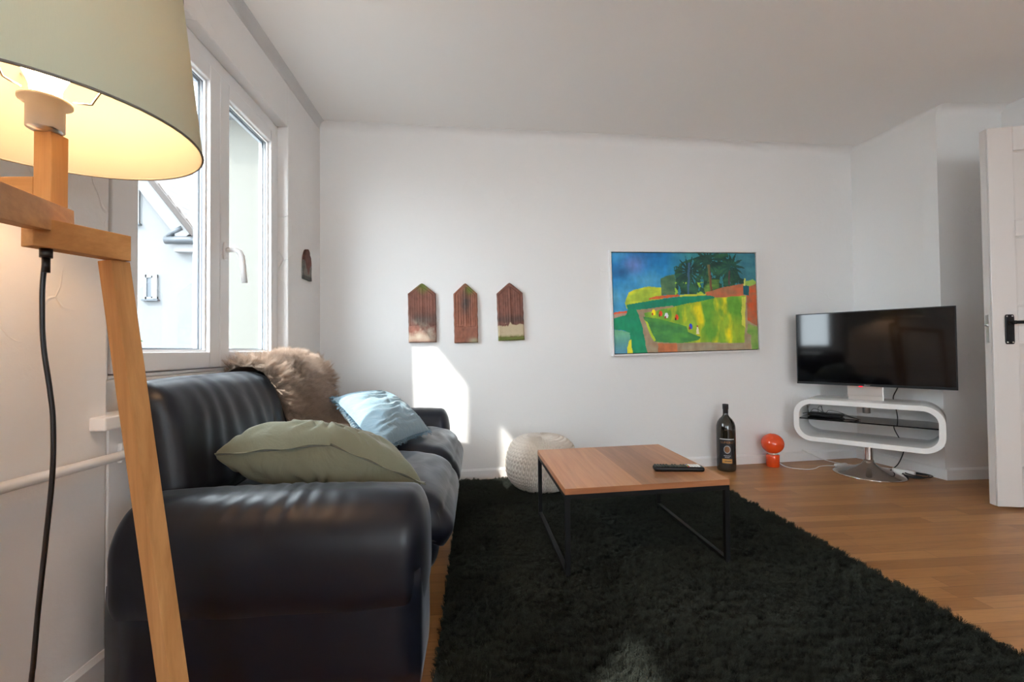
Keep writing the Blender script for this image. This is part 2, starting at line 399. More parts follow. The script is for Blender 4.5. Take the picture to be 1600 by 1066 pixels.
# back wall with a soft cove up to the ceiling
HT = 2.52
def cove_wall(p, q, nin, name, mat, r=.06, thick=.12, z0=0, nseg=60):
    # wall from p to q (xy), inner normal nin, cove radius r
    p = Vector(p); q = Vector(q); nin = Vector(nin); mb = MB(); prof_n = 7; vs = []
    for i in range(nseg+1):
        t = i/nseg; b = p.lerp(q, t); cz = ceilz(b.x)
        rr = r*(1+.25*nz(t*9, 3.1))
        row = [(b.x, b.y, z0), (b.x, b.y, 1.0), (b.x, b.y, cz-rr)]
        for k in range(1, prof_n+1):
            a = k/prof_n*pi/2; off = rr*(1-cos(a)); row.append((b.x+nin.x*off, b.y+nin.y*off, cz-rr+rr*sin(a)+.0005))
        row += [(b.x-nin.x*thick, b.y-nin.y*thick, cz+.03), (b.x-nin.x*thick, b.y-nin.y*thick, z0)]
        vs += row
    L = len(row); fs = []
    for i in range(nseg):
        for j in range(L): fs.append((i*L+j, (i+1)*L+j, (i+1)*L+(j+1) % L, i*L+(j+1) % L))
    fs.append(tuple(range(L))); fs.append(tuple(nseg*L+j for j in reversed(range(L))))
    mb.add(vs, fs, False); o = mb.build(name, mat)
    for pl in o.data.polygons:
        c = pl.center
        if c.z > 2.0 and len(pl.vertices) == 4: pl.use_smooth = True
    return struct(o)
cove_wall((XL-.1, bwY(XL-.1)), (PX+.05, bwY(PX+.05)), (BN.x*-1, BN.y*-1), 'wall_back', M['wall'], .055)
pd = Vector((2.912, 3.256))
cove_wall((2.912, 3.40), (2.985, PY), (-1, -.1), 'wall_pier', M['wall'], .03, .10, nseg=12)
cove_wall((2.975, PY), (XR+.1, PY), (0, -1), 'wall_recess', M['wall'], .05, .12, nseg=12)
# right wall with the doorway (Y 1.24..2.04)
DY0, DY1, DH = 1.24, 2.035, 2.03
rw = MB()
rw.box((XR, DY1, 0), (XR+.14, PY+.1, HT)); rw.box((XR, -4.3, 0), (XR+.14, DY0, HT)); rw.box((XR, DY0, DH), (XR+.14, DY1, HT))
struct(rw.build('wall_right', M['wall']))
hw = MB(); hw.box((4.7, -.2, 0), (4.8, 3.4, HT)); hw.box((XR+.14, -.3, 0), (4.8, -.2, HT)); hw.box((XR+.14, 3.3, 0), (4.8, 3.4, HT))
struct(hw.build('wall_hallway', M['wall']))
tb = MB()
tb.box((XR-.018, DY1, 0), (XR, DY1+.07, DH+.07)); tb.box((XR-.018, DY0-.07, 0), (XR, DY0, DH+.07)); tb.box((XR-.018, DY0, DH), (XR, DY1, DH+.07))
struct(tb.build('trim_1', M['trim'], bevel=.003))
rear = MB(); rear.box((XL-.1, -4.4, 0), (.5, -4.3, HT)); rear.box((1.7, -4.4, 0), (4.9, -4.3, HT)); rear.box((.5, -4.4, 0), (1.7, -4.3, .25)); rear.box((.5, -4.4, 2.2), (1.7, -4.3, HT)); struct(rear.build('wall_rear', M['wall']))
# window wall: opening of the seen window, plus openings added for extra light
WY0, WY1, WZ0, WZ1 = 1.28, 2.43, .785, 2.043
V0, V1 = -4.0, -1.4
XO = XL-.13
wl = MB()
def seg(y0, y1, z0, z1, xi=XL): wl.box((XO, y0, z0), (xi, y1, z1))
seg(WY1, 3.05, 0, HT); seg(-4.4, V0, 0, HT); seg(-.15, WY0, 0, HT); seg(V1, -.50, 0, HT); seg(-.50, -.15, 0, 1.62); seg(-.50, -.15, 2.0, HT)
seg(WY0, WY1, WZ1, HT); seg(V0, V1, WZ1, HT)
seg(V0, V1, 0, WZ0)
seg(WY0, WY1, 0, .66)
seg(WY0, WY1, .66, WZ0, XL-.052)
wlo = struct(wl.build('wall_left', M['wall_rough'], bevel=.006))
# cove along the left wall
cv = MB(); vs = []; r = .04; n = 12; zc = ceilz(XL)
prof = [(XL+.0004, zc-r)]+[(XL+r*(1-cos(k/n*pi/2)), zc-r+r*sin(k/n*pi/2)) for k in range(1, n+1)]+[(XL-.02, zc+.03), (XL-.02, zc-r)]
cv.prism(prof, -4.3, 2.95, smooth=False); co = struct(cv.build('trim_2', M['wall_rough']))
for pl in co.data.polygons:
    if len(pl.vertices) == 4: pl.use_smooth = True
# window board stub
struct(MB().box((XL-.05, WY0-.055, .660), (XL+.038, WY1+.05, .695)).build('trim_3', M['trim'], bevel=.004))
# baseboards
def baseb(p, q, nin, name, h=.07, t=.013):
    p = Vector(p); q = Vector(q); d = (q-p).normalized(); nn = Vector(nin).normalized()
    vs = []
    for b in (p, q):
        for off, z in ((0, 0), (t, 0), (t, h-.012), (t*.45, h-.003), (t*.3, h), (0, h)): vs.append((b.x+nn.x*off, b.y+nn.y*off, z))
    fs = [(i, (i+1) % 6, 6+(i+1) % 6, 6+i) for i in range(6)]+[(5,4,3,2,1,0), (6,7,8,9,10,11)]
    return struct(MB().add(vs, fs).build(name, M['trim']))
baseb((XL, bwY(XL)), (2.915, bwY(2.915)), -BN, 'baseboard_back')
baseb((XL, -4.3), (XL, 2.9), (1, 0), 'baseboard_left', .082)
baseb((2.912, 3.26), (2.985, PY-.012), (-1, -.12), 'baseboard_pier', .075)
baseb((2.972, PY), (XR, PY), (0, -1), 'baseboard_recess', .075)
baseb((XR, DY1+.07), (XR, PY), (-1, 0), 'baseboard_right', .075)

# ------------------------------------------------------------------ windows
def window(idx, y0, y1, panes, with_handle=True):
    root = empty('window_%d' % idx, (XL-.05, (y0+y1)/2, WZ0)); root['kind'] = 'structure'
    xf = XL-.052
    fr_ = MB()   # fixed outer frame
    def ring(mb, ya, yb, za, zb, w, xa, xb, wb=None):
        wb = wb or w
        mb.box((xa, ya, za), (xb, ya+w, zb)); mb.box((xa, yb-w, za), (xb, yb, zb))
        mb.box((xa, ya+w, za), (xb, yb-w, za+wb)); mb.box((xa, ya+w, zb-w), (xb, yb-w, zb))
    E0 = panes[0][0]-.10 if idx == 1 else panes[0][0]-.062; E1 = panes[-1][1]+.062
    fr_.box((xf-.06, y0, WZ0), (xf, E0-.003, WZ1)); fr_.box((xf-.06, E1+.003, WZ0), (xf, y1, WZ1))
    fr_.box((xf-.06, E0-.003, WZ0), (xf, E1+.003, .797)); fr_.box((xf-.06, E0-.003, 1.990), (xf, E1+.003, WZ1))
    fr_.box((xf-.075, y0, WZ0), (xf-.0565, E0+.02, WZ1)); fr_.box((xf-.075, E1-.02, WZ0), (xf-.0565, y1, WZ1))
    fr_.box((xf-.075, E0+.02, WZ0), (xf-.0565, E1-.02, .82)); fr_.box((xf-.075, E0+.02, 1.965), (xf-.0565, E1-.02, WZ1))
    for k in range(len(panes)-1): fr_.box((xf-.075, panes[k][1]+.04, .82), (xf-.0565, panes[k+1][0]-.04, 1.965))
    fr_.build('window_frame', M['pvc'], root, True, bevel=.003)
    for k, (ya, yb) in enumerate(panes):
        sash = MB()
        a = E0 if k == 0 else (panes[k-1][1]+ya)/2+.001; b = E1 if k == len(panes)-1 else (yb+panes[k+1][0])/2-.001; za = .800; zb = 1.987
        xa_, xb_ = xf-.055, xf+.006
        sash.box((xa_, a, za), (xb_, ya, zb)); sash.box((xa_, yb, za), (xb_, b, zb)); sash.box((xa_, ya, za), (xb_, yb, .862)); sash.box((xa_, ya, 1.925), (xb_, yb, zb))
        so = sash.build('sash', M['pvc'], root, True, bevel=.004)
        gs = MB()  # stepped glazing bead outside + dark gasket lines
        ring(gs, ya-.004, yb+.004, .858, 1.929, .012, xf-.018, xf-.010)
        g2 = gs.build('glazing_bead', M['pvc'], so, True)
        se = MB(); ring(se, ya-.001, yb+.001, .861, 1.926, .0095, xf-.0235, xf-.0185); se.build('gasket', M['pvc_seal'], so, True)
        sp = MB(); ring(sp, ya+.001, yb-.001, .863, 1.924, .013, xf-.048, xf-.034); sp.build('spacer', M['spacer'], so, True)
        MB().box((xf-.0285, ya+.002, .864), (xf-.0255, yb-.002, 1.923)).build('pane', M['glass'], so, True)
    if with_handle:
        yh_ = (panes[0][1]+panes[1][0])/2+.028; zh = 1.275; x = xf+.006
        h = MB(); h.soft((x, yh_-.014, zh-.038), (x+.012, yh_+.014, zh+.036), (.005, .01, .01), (4, 6, 8))
        ho = h.build('handle_plate', M['pvc'], root, True)
        l = MB(); pts = [(x+.008, yh_, zh+.003), (x+.04, yh_, zh+.006), (x+.058, yh_+.004, zh-.002), (x+.066, yh_+.008, zh-.022), (x+.068, yh_+.014, zh-.06), (x+.07, yh_+.022, zh-.128)]
        l.tube(pts, [.010, .010, .0115, .0115, .011, .011], 10)
        l.build('handle_lever', M['pvc'], ho, True)
    return root
window(1, WY0, WY1, [(1.452, 1.822), (1.958, 2.342)])
window(2, V0, V1, [(-3.91, -3.43), (-3.28, -2.78), (-2.63, -2.13), (-1.98, -1.49)], False)  # unseen window behind the camera, added only to light the room
w3 = empty('window_3', (XL-.05, -.32, 1.62)); w3['kind'] = 'structure'  # unseen small window, invented to throw the sun spot on the rug
w3f = MB()
for a, b in (((-.50, 1.62), (-.45, 2.0)), ((-.205, 1.62), (-.15, 2.0)), ((-.45, 1.62), (-.205, 1.67)), ((-.45, 1.965), (-.205, 2.0))): w3f.box((XL-.11, a[0], a[1]), (XL-.052, b[0], b[1]))
w3f.build('window_frame', M['pvc'], w3, True, bevel=.003)
MB().box((XL-.08, -.45, 1.67), (XL-.077, -.205, 1.965)).build('pane', M['glass'], w3, True)

w4 = empty('window_4', (1.1, -4.35, .25)); w4['kind'] = 'structure'  # unseen rear window, added to brighten the room from behind
w4f = MB()
w4f.box((.5, -4.38, .25), (1.7, -4.32, .31)); w4f.box((.5, -4.38, 2.14), (1.7, -4.32, 2.2))
for x in (.5, 1.0775, 1.655): w4f.box((x, -4.38, .31), (x+.045, -4.32, 2.14))
w4f.build('window_frame', M['pvc'], w4, True, bevel=.003)
for x in (.545, 1.1225): MB().box((x, -4.352, .31), (x+.5325, -4.349, 2.14)).build('pane', M['glass'], w4, True)

# ------------------------------------------------------------------ door
dd = Vector((.97, -.24)).normalized(); da = atan2(dd.y, dd.x)
door = empty('door_1', (2.718, 2.168, 0), da); door['kind'] = 'structure'
LW = (XR-2.718)/dd.x-.02
db = MB()
# local x along the leaf, -y towards the camera; panels are recessed
T = .038
xs = [0, .115, LW-.115, LW]; zs = [.012, .22, .90, 1.06, 1.43, 1.52, 1.885, 2.012]
db.box((0, 0, .012), (LW, T, 2.012))
fr2 = MB()
for a, b in ((xs[0], xs[1]), (xs[2], xs[3])): fr2.box((a, -.012, .012), (b, .0, 2.012))
for a, b in ((.012, .22), (.86, 1.06), (1.43, 1.515), (1.885, 2.012)): fr2.box((xs[1], -.012, a), (xs[2], 0, b))
db.v += []; base_i = len(db.v)
d1 = db.build('panel_board', M['door'], door)
d2 = fr2.build('stile_and_rail', M['door'], door, bevel=.003)
mo = MB()
for a, b in ((.22, .86), (1.06, 1.43), (1.515, 1.885)):
    x0_, x1_ = xs[1]+.0005, xs[2]-.0005
    for q in ((x0_, a, x0_+.008, b), (x1_-.008, a, x1_, b), (x0_, a, x1_, a+.008), (x0_, b-.008, x1_, b)):
        mo.box((q[0], -.006, q[1]), (q[2], .0, q[3]))
mo.build('panel_moulding', M['door'], door, bevel=.002)
hp = MB(); hp.soft((.052, -.0165, .862), (.096, -.0125, 1.018), (.008, .0018, .012), (8, 2, 12)); hpo = hp.build('handle_plate', M['black_iron'], door)
for x in (.062, .086):
    for z in (.872, 1.008): sc_ = MB(); sc_.lathe([(0, .0025), (.003, .002), (.0038, 0)], 10, M4=Matrix.Translation((x, -.0165, z)) @ Matrix.Rotation(pi/2, 4, 'X')); sc_.build('screw', M['screw'], hpo)
hl = MB(); hl.tube([(.074, -.016, .975), (.074, -.05, .975)], .010, 10); hl.tube([(.070, -.05, .975), (.10, -.056, .975), (.20, -.056, .972)], [.008, .0085, .008], 10); hl.tube([(.074, -.0165, .905), (.074, -.0185, .905)], .005, 10)
hl.build('door_handle', M['black_iron'], hpo)
lt = MB(); lt.box((-.0015, .010, .87), (0.001, .028, 1.02)); lto = lt.build('lock_faceplate', M['steel'], door)
lb = MB(); lb.prism([(-.012, .965), (.001, .955), (.001, .975)], .012, .026); lb.build('latch_bolt', M['steel'], lto)
h3 = MB(); h3.soft((.052, T, .862), (.096, T+.005, 1.018), (.008, .002, .012), (6, 2, 8)); h3.tube([(.074, T, .975), (.074, T+.045, .975), (.068, T+.052, .975), (.18, T+.054, .972)], .0085, 10); h3.build('handle', M['steel'], door)

# ------------------------------------------------------------------ heating pipe on the wall
pp = empty('heating_pipe', (XL+.03, .2, .585), 0, 'thin white painted heating pipe running along the rough wall behind the floor lamp', 'pipe')
pm = MB(); pm.tube([(XL+.028, -1.4, .600), (XL+.028, 0, .597), (XL+.028, 1.0, .590), (XL+.026, 1.30, .583), (XL+.026, 2.3, .582)], .0125, 12); pm.build('tube', M['trim'], pp, True)
for y in (-.6, 1.335, 2.2):
    k = MB(); k.box((XL, y-.022, .558), (XL+.012, y+.022, .612)); k.tube([(XL+.027, y-.012, .583), (XL+.027, y+.012, .583)], .017, 12); k.build('bracket', M['trim'], pp, True, bevel=.003)

# ================================================================== OUTSIDE
nb = empty('neighbouring_house', (-6.2, 9, -3), 0, 'white rendered house with steep gable and small windows seen through the window', 'house')
gw = MB()   # gable wall in the plane Y = 9 (polygon x,z)
ap = (-9.2, 8.1)
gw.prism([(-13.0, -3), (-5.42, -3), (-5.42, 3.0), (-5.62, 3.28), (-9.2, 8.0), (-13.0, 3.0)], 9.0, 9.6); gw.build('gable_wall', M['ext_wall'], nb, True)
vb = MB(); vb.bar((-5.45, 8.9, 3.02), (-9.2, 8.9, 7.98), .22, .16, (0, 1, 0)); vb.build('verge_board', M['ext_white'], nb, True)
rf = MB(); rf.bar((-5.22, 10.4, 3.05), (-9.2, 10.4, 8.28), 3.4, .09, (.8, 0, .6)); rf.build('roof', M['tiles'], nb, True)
for i in range(13):
    t = i/12; pass
rt_ = MB()
for i in range(24):
    t0, t1 = i/24, (i+1)/24; a = Vector((-5.25, 8.78, 3.08)).lerp(Vector((-9.2, 8.78, 8.28)), t0); b = Vector((-5.25, 8.78, 3.12)).lerp(Vector((-9.2, 8.78, 8.33)), t1)
    rt_.bar(a, b, .10, .05, (0, 1, 0))
rt_.build('verge_tile', M['tiles'], nb, True)
def ext_window(xa, xb, za, zb):
    w = MB(); w.box((xa, 8.93, za), (xb, 9.0, zb), 0)
    wf = MB(); t = .035
    wf.box((xa-.03, 8.97, za-.03), (xa+t*.7, 8.995, zb+.02)); wf.box((xb-.08, 8.96, za-.02), (xb, 8.995, zb+.02)); wf.box((xa, 8.97, zb-t), (xb, 8.995, zb+.02)); wf.box((xa, 8.97, za-.03), (xb, 8.995, za+t*.6)); wf.box(((xa+xb)/2, 8.97, za), ((xa+xb)/2+.03, 8.995, zb))
    o = wf.build('window', M['ext_white'], nb, True)
    g_ = MB(); g_.box((xa, 8.985, za), (xb-.08, 8.998, zb)); g_.build('pane', M['ext_glass'], o, True)
    s_ = MB(); s_.box((xa-.04, 8.93, za-.06), (xb+.03, 9.0, za-.03)); s_.build('window_sill', M['roof_metal'], nb, True)
ext_window(-6.25, -6.03, 1.90, 2.32)
ext_window(-6.78, -6.36, 3.34, 3.98)
# eaves return with gutter at the corner of the house
gt = MB(); gt.tube([(-5.80, 8.84, 2.97), (-5.45, 8.84, 2.97), (-5.0, 8.84, 2.97)], .075, 12); gt.tube([(-5.76, 8.84, 3.02), (-5.66, 8.84, 3.12), (-5.5, 8.84, 3.2)], .05, 10); gt.build('gutter', M['roof_metal'], nb, True)
er = MB(); er.box((-5.66, 8.86, 2.76), (-5.0, 9.0, 2.92)); er.build('eaves_board', M['ext_white'], nb, True)
et = MB(); et.add([(-5.68, 8.80, 3.02), (-5.0, 8.80, 3.02), (-5.0, 9.1, 3.17), (-5.45, 9.1, 3.17)], [(0, 1, 2, 3)]); et.build('eaves_tile', M['tiles'], nb, True)
# second roof beyond
h2 = empty('distant_house', (-7, 14, -3), 0, 'distant house behind the gable showing only its pale clay tiled roof', 'house')
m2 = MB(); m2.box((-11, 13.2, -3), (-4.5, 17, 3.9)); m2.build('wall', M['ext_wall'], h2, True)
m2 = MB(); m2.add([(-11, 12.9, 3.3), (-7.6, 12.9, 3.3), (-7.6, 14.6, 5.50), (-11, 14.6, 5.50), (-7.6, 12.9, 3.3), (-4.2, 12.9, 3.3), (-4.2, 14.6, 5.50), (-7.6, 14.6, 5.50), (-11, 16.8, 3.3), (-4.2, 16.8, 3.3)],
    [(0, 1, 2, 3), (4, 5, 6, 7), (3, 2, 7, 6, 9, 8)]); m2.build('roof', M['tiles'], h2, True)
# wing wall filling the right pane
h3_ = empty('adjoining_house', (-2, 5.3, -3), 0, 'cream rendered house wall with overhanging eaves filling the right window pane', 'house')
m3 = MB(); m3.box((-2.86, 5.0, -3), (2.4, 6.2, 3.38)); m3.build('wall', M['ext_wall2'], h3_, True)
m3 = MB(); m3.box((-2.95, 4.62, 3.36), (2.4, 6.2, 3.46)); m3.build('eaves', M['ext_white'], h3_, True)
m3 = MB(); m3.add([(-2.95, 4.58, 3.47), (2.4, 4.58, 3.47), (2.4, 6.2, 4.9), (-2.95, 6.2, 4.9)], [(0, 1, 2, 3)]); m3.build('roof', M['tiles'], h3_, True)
struct(MB().box((-40, -30, -3.2), (XO-.6, 60, -3.0)).build('ground', M['ground']))
# young tree just outside
ty = empty('young_tree', (-2.75, 3.5, -3), 0, 'slender young tree whose bright green leaf tips show at the lower left of the window', 'tree')
tm = MB(); tm.tube([(-2.80, 3.5, -3), (-2.78, 3.52, -1), (-2.72, 3.5, .4), (-2.66, 3.5, .82)], [.03, .02, .010, .004], 8)
br = [((-2.68, 3.5, .72), (-2.56, 3.46, .92)), ((-2.68, 3.5, .70), (-2.52, 3.52, .84)), ((-2.70, 3.5, .6), (-2.6, 3.6, .97)), ((-2.66, 3.5, .8), (-2.49, 3.5, .97)), ((-2.7, 3.5, .55), (-2.80, 3.4, .95))]
for a, b in br: tm.tube([a, ((a[0]+b[0])/2, (a[1]+b[1])/2, (a[2]+b[2])/2+.03), b], [.004, .003, .0015], 6)
tm.build('trunk', M['bark'], ty, True)
lf = MB()
for a, b in br:
    for k in range(9):
        t = .3+.7*k/8; p = Vector(a).lerp(Vector(b), t)+Vector((0, 0, .03*(1-abs(2*t-1))))
        ang = random.uniform(0, 6.28); d = Vector((cos(ang), .4*sin(ang), random.uniform(-.5, .3))).normalized(); s_ = d.cross(Vector((0, 1, .3))).normalized()
        Lf = random.uniform(.045, .075)
        pts = [p, p+d*Lf*.35+s_*Lf*.2, p+d*Lf*.75+s_*Lf*.13, p+d*Lf, p+d*Lf*.75-s_*Lf*.13, p+d*Lf*.35-s_*Lf*.2]
        lf.add(pts, [(0, 1, 2, 3), (0, 3, 4, 5)], True)
lo = lf.build('foliage', M['leaf'], ty, True); lo['kind'] = 'stuff'

# ================================================================== SOFA
sofa = empty('leather_sofa', (-.55, 2.0, 0), 0, 'midnight blue leather two-seat sofa with rounded arms standing along the window wall', 'sofa')
def wr(p, ax, s1=9, s2=30, amp=.004):
    return amp*mnoise.noise(Vector((p.x*(s2 if ax != 'x' else s1), p.y*(s2 if ax != 'y' else s1), p.z*(s2 if ax != 'z' else s1))))
# near arm: pillowy outer face, deep roll
def arm(y0, y1, x0, x1, z0, z1, outer, name='armrest'):
    a = MB()
    def fn(p, q):
        p = p.copy()
        b = (1-q.x**4)*(1-q.z**2)
        p.y += outer*.012*b
        p.z += .012*(1-abs(q.x)**3)*(1 if q.z > 0 else 0)*q.z
        # folds running over the roll
        k = max(0, q.z)**1.5*(1-q.x**2)
        p.z += k*.0026*(1+1.2*nz(p.x*9, p.y*9, 3))*sin(p.x*118+6*nz(p.x*3, p.y*9)+p.y*20*outer)*exp(-((p.x+.02)/.22)**2)
        p.y += outer*.004*fbm(p.x, p.z, 3+outer, 5)
        return p
    a.soft((x0, y0, z0), (x1, y1, z1), (.05, .11, .13), (60, 30, 34), fn)
    return a.build(name, M['leather'], sofa, True)
arm(1.160, 1.425, -.925, -.136, .135, .472, -1)
arm(2.62, 2.84, -.93, -.165, .135, .505, 1)
b = MB(); b.soft((-.905, 1.165, .0), (-.147, 1.41, .30), (.012, .012, .012), (10, 6, 6)); b.build('arm_base', M['leather'], sofa, True)
b = MB(); b.soft((-.915, 2.64, .0), (-.165, 2.82, .20), .02, (10, 6, 6)); b.build('arm_base', M['leather'], sofa, True)
b = MB(); b.soft((-.93, 1.41, .10), (-.60, 2.64, .33), .04, (8, 20, 8)); b.soft((-.64, 1.42, .135), (-.128, 2.62, .33), (.075, .05, .09), (18, 20, 12)); b.build('seat_base', M['leather'], sofa, True)
# back frame
b = MB(); b.soft((-.942, 1.36, .10), (-.85, 2.70, .70), .03, (8, 24, 14), lambda p, q: p+Vector((.05*(q.y+1)/2*(q.x > 0)-.008*(q.z+1)*(q.x > 0), 0, 0))); b.build('back_frame', M['leather'], sofa, True)
def seat(y0, y1, zt):
    a = MB()
    def fn(p, q):
        p = p.copy()
        p.z += .022*(1-q.y**4)*(1-q.x**2)*max(0, q.z)
        # front nose rolls down
        if q.x > .35:
            t = (q.x-.35)/.65; p.z -= .050*t*t*(1 if q.z > 0 else 1.0); p.x += .012*sin(t*pi)
        fold = .0035*sin(p.x*70+5*nz(p.x*3, p.y*5, y0))*max(0, q.z)*(1-q.y**2*.8)*(1-q.y**8)
        p.z += fold*(.4+.6*max(0, q.x)); p.x += .002*sin(p.z*80+3*nz(p.y*5, 0, y0))*max(0, q.x)
        return p
    a.soft((-.86, y0, .255), (-.082, y1, zt), (.10, .055, .078), (60, 30, 20), fn)
    seo = a.build('seat_cushion', M['leather'], sofa, True)
    pi_ = MB(); pi_.tube([(-.45, y0+.006, .300), (-.16, y0+.006, .262), (-.105, y0+.03, .252), (-.098, (y0+y1)/2, .250), (-.105, y1-.03, .252), (-.16, y1-.006, .262)], .004, 6); pi_.build('piping', M['leather_trim'], seo, True)
seat(1.425, 2.022, .418); seat(2.030, 2.615, .425)
def backc(y0, y1, seed):
    a = MB()
    H_, TH = .40, .115
    tilt = radians(9)
    def fn(p, q):
        p = p.copy()
        # top rolls backwards
        if q.z > .1:
            t = (q.z-.1)/.9; p.x -= .038*t*t; p.z -= .012*t*t*(1-q.x)
        p.x += .020*(1-q.y**4)*(1-q.z**2)*max(0, q.x)
        m_ = (1-abs(q.y)**3)
        f_ = sin(p.y*78+5*p.z+4*nz(p.y*4, p.z*4, seed))*.0032*m_*(.35+.65*exp(-((q.z+.15)/.55)**2))
        if q.x > -.2: p.x += f_
        p.x += .006*fbm(p.y, p.z, seed, 6)
        # swelling top corners
        p.z += .010*(1-q.y**4)*max(0, q.z)
        x, z = p.x, p.z; yy = (p.y+(y0+y1)/2-1.35)/1.3
        return Vector((x*cos(tilt)-z*sin(tilt)+yy*(.07-.03*q.z), p.y, x*sin(tilt)+z*cos(tilt)))
    a.soft((-.915-TH/2, y0, .590-H_/2), (-.915+TH/2, y1, .590+H_/2), (.055, .034, .075), (22, 60, 40), fn)
    return a.build('back_cushion', M['leather'], sofa, True)
backc(1.345, 2.004, 1.0); backc(1.998, 2.655, 5.0)
# ------------------------------------------------------------------ sheepskin
sk = empty('sheepskin_throw', (-.7, 1.95, .44), 0, 'fluffy beige-brown sheepskin draped over the sofa back down to the seat', 'throw')
path = [(-1.01, .73), (-1.0, .778), (-.96, .800), (-.905, .802), (-.868, .78), (-.84, .73), (-.825, .66), (-.81, .59), (-.79, .52), (-.75, .465), (-.69, .447), (-.62, .445), (-.56, .444)]
def skp(s):
    s = s*(len(path)-1); i = min(int(s), len(path)-2); t = s-i
    a, b_ = path[i], path[i+1]; return a[0]+(b_[0]-a[0])*t, a[1]+(b_[1]-a[1])*t
NS, NT = 60, 34; skm = MB(); vs = []; fs = []
for i in range(NS+1):
    s = i/NS; x, z = skp(s)
    yc = 2.235+.04*sin(s*3); hw = .305+.02*sin(s*7)-.06*max(0, (s-.42))+.05*exp(-((s-.25)/.2)**2)
    if s > .78: hw *= sqrt(max(.03, 1-((s-.78)/.225)**2)); yc += .03*(s-.78)/.22
    for j in range(NT+1):
        t = -1+2*j/NT
        bump_ = .014*(1-t*t)+.010*sin(t*4.5+s*5)
        x1_, z1_ = skp(min(1, s+.01)); x0_, z0_ = skp(max(0, s-.01)); tx, tz = x1_-x0_, z1_-z0_; L_ = hypot(tx, tz)+1e-6
        nx, nz_ = -tz/L_*-1, tx/L_
        nx, nz_ = (-tz/L_, tx/L_)
        vs.append((x+nx*bump_*1.0, yc+t*hw, z+nz_*bump_-.004))
for i in range(NS):
    for j in range(NT):
        a = i*(NT+1)+j; fs.append((a, a+NT+1, a+NT+2, a+1))
skm.add(vs, fs, True)
sko = skm.build('fleece', [M['hide'], M['fur']], sk, True)
# make normals point outwards (up on top of the back)
if sko.data.polygons[int(len(fs)*.27)].normal.z < 0: sko.data.flip_normals()
sko['kind'] = 'stuff'
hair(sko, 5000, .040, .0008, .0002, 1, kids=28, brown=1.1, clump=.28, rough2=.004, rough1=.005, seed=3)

# ------------------------------------------------------------------ pillows
def pillow(corners, thick, name, mat, parent, n=44, fn=None, puff=2.2, pinch=.06):
    # corners: c00 c10 c11 c01 in order round the edge
    c = [Vector(q) for q in corners]; nrm = (c[1]-c[0]).cross(c[3]-c[0]).normalized()
    mb = MB(); vs = []; fs = []
    ctr = sum(c, Vector())/4
    for side in (1, -1):
        for i in range(n+1):
            for j in range(n+1):
                u, v_ = i/n, j/n; U, V_ = 2*u-1, 2*v_-1
                # edges pull in between the corners
                U2 = U*(1-pinch*(1-V_*V_)); V2 = V_*(1-pinch*(1-U*U)); uu, vv_ = (U2+1)/2, (V2+1)/2
                p = c[0]*(1-uu)*(1-vv_)+c[1]*uu*(1-vv_)+c[2]*uu*vv_+c[3]*(1-uu)*vv_
                h_ = thick/2*((1-abs(U)**puff)*(1-abs(V_)**puff))**.56
                if fn: p, h_ = fn(p, h_, U, V_, side)
                vs.append(p+nrm*side*h_)
    K = (n+1)**2
    for s_ in (0, 1):
        for i in range(n):
            for j in range(n):
                a = s_*K+i*(n+1)+j; q = (a, a+n+1, a+n+2, a+1); fs.append(q if s_ == 0 else q[::-1])
    mb.add(vs, fs, True); return mb.build(name, mat, parent, True), c, nrm
cu = empty('light_blue_cushion', (-.4, 2.3, .45), 0, 'pale blue crinkled cotton cushion with frayed edges leaning on the far seat', 'cushion')
BL, BR, TL = (-.405, 1.88, .448), (-.235, 2.25, .462), (-.700, 2.235, .632)
BLv, BRv, TLv = Vector(BL), Vector(BR), Vector(TL); TRv = TLv+(BRv-BLv)*1.0+Vector((0, .0, -.05))
def bfn(p, h_, U, V_, side):
    f_ = .008*sin(V_*30+U*6+6*nz(U*2.5, V_*3, 2.2))*(1-abs(U)**4)*(1-V_**4)+.007*fbm(U, V_*2.5, side, 1.6)
    f_ += -.009*exp(-((U-.35)**2/.02+(V_+.55)**2/.02))
    return p, h_+f_*(h_ > .004)
po, cc, nn_ = pillow([BLv, BRv, TRv, TLv], .185, 'cover', M['blue_cloth'], cu, 64, bfn, puff=2.8)
fg = MB()
edges = [(cc[k], cc[(k+1) % 4]) for k in range(4)]; cen = sum(cc, Vector())/4
for a, b_ in edges:
    for k in range(170):
        t = (k+random.random())/170; U = 2*t-1; p = a.lerp(b_, t); inw = (cen-(a+b_)/2).normalized(); p = p+inw*.06*(1-U*U)*(cen-(a+b_)/2).length
        d = (-inw+Vector((random.uniform(-.5, .5), random.uniform(-.5, .5), random.uniform(-.5, .3)))).normalized()
        q = p+d*random.uniform(.012, .028); q.z = max(q.z, .44)
        fg.tube([p+inw*.004, (p+q)/2+Vector((0, 0, .002)), q], .0014, 4)
fo = fg.build('fringe', M['blue_fringe'], po, True); fo['kind'] = 'stuff'
cg = empty('olive_green_cushion', (-.5, 1.6, .45), 0, 'olive green cotton cushion with piped edge slumped on the near sofa seat', 'cushion')
GL, GN, GR, GF = Vector((-.835, 1.49, .535)), Vector((-.462, 1.455, .565)), Vector((-.178, 1.47, .432)), Vector((-.53, 1.88, .475))
def gfn(p, h_, U, V_, side):
    f_ = .011*sin(U*10+V_*13+9*nz(U*2.2, V_*2.2, 8.8))*(1-U**4)*(1-V_**4)+.006*fbm(U*1.6, V_*1.6, side+3, 1.5)
    return p, h_+f_*(h_ > .004)
go, gc, gn = pillow([GL, GN, GR, GF], .20, 'cover', M['green_cloth'], cg, 70, gfn, pinch=.03, puff=5)
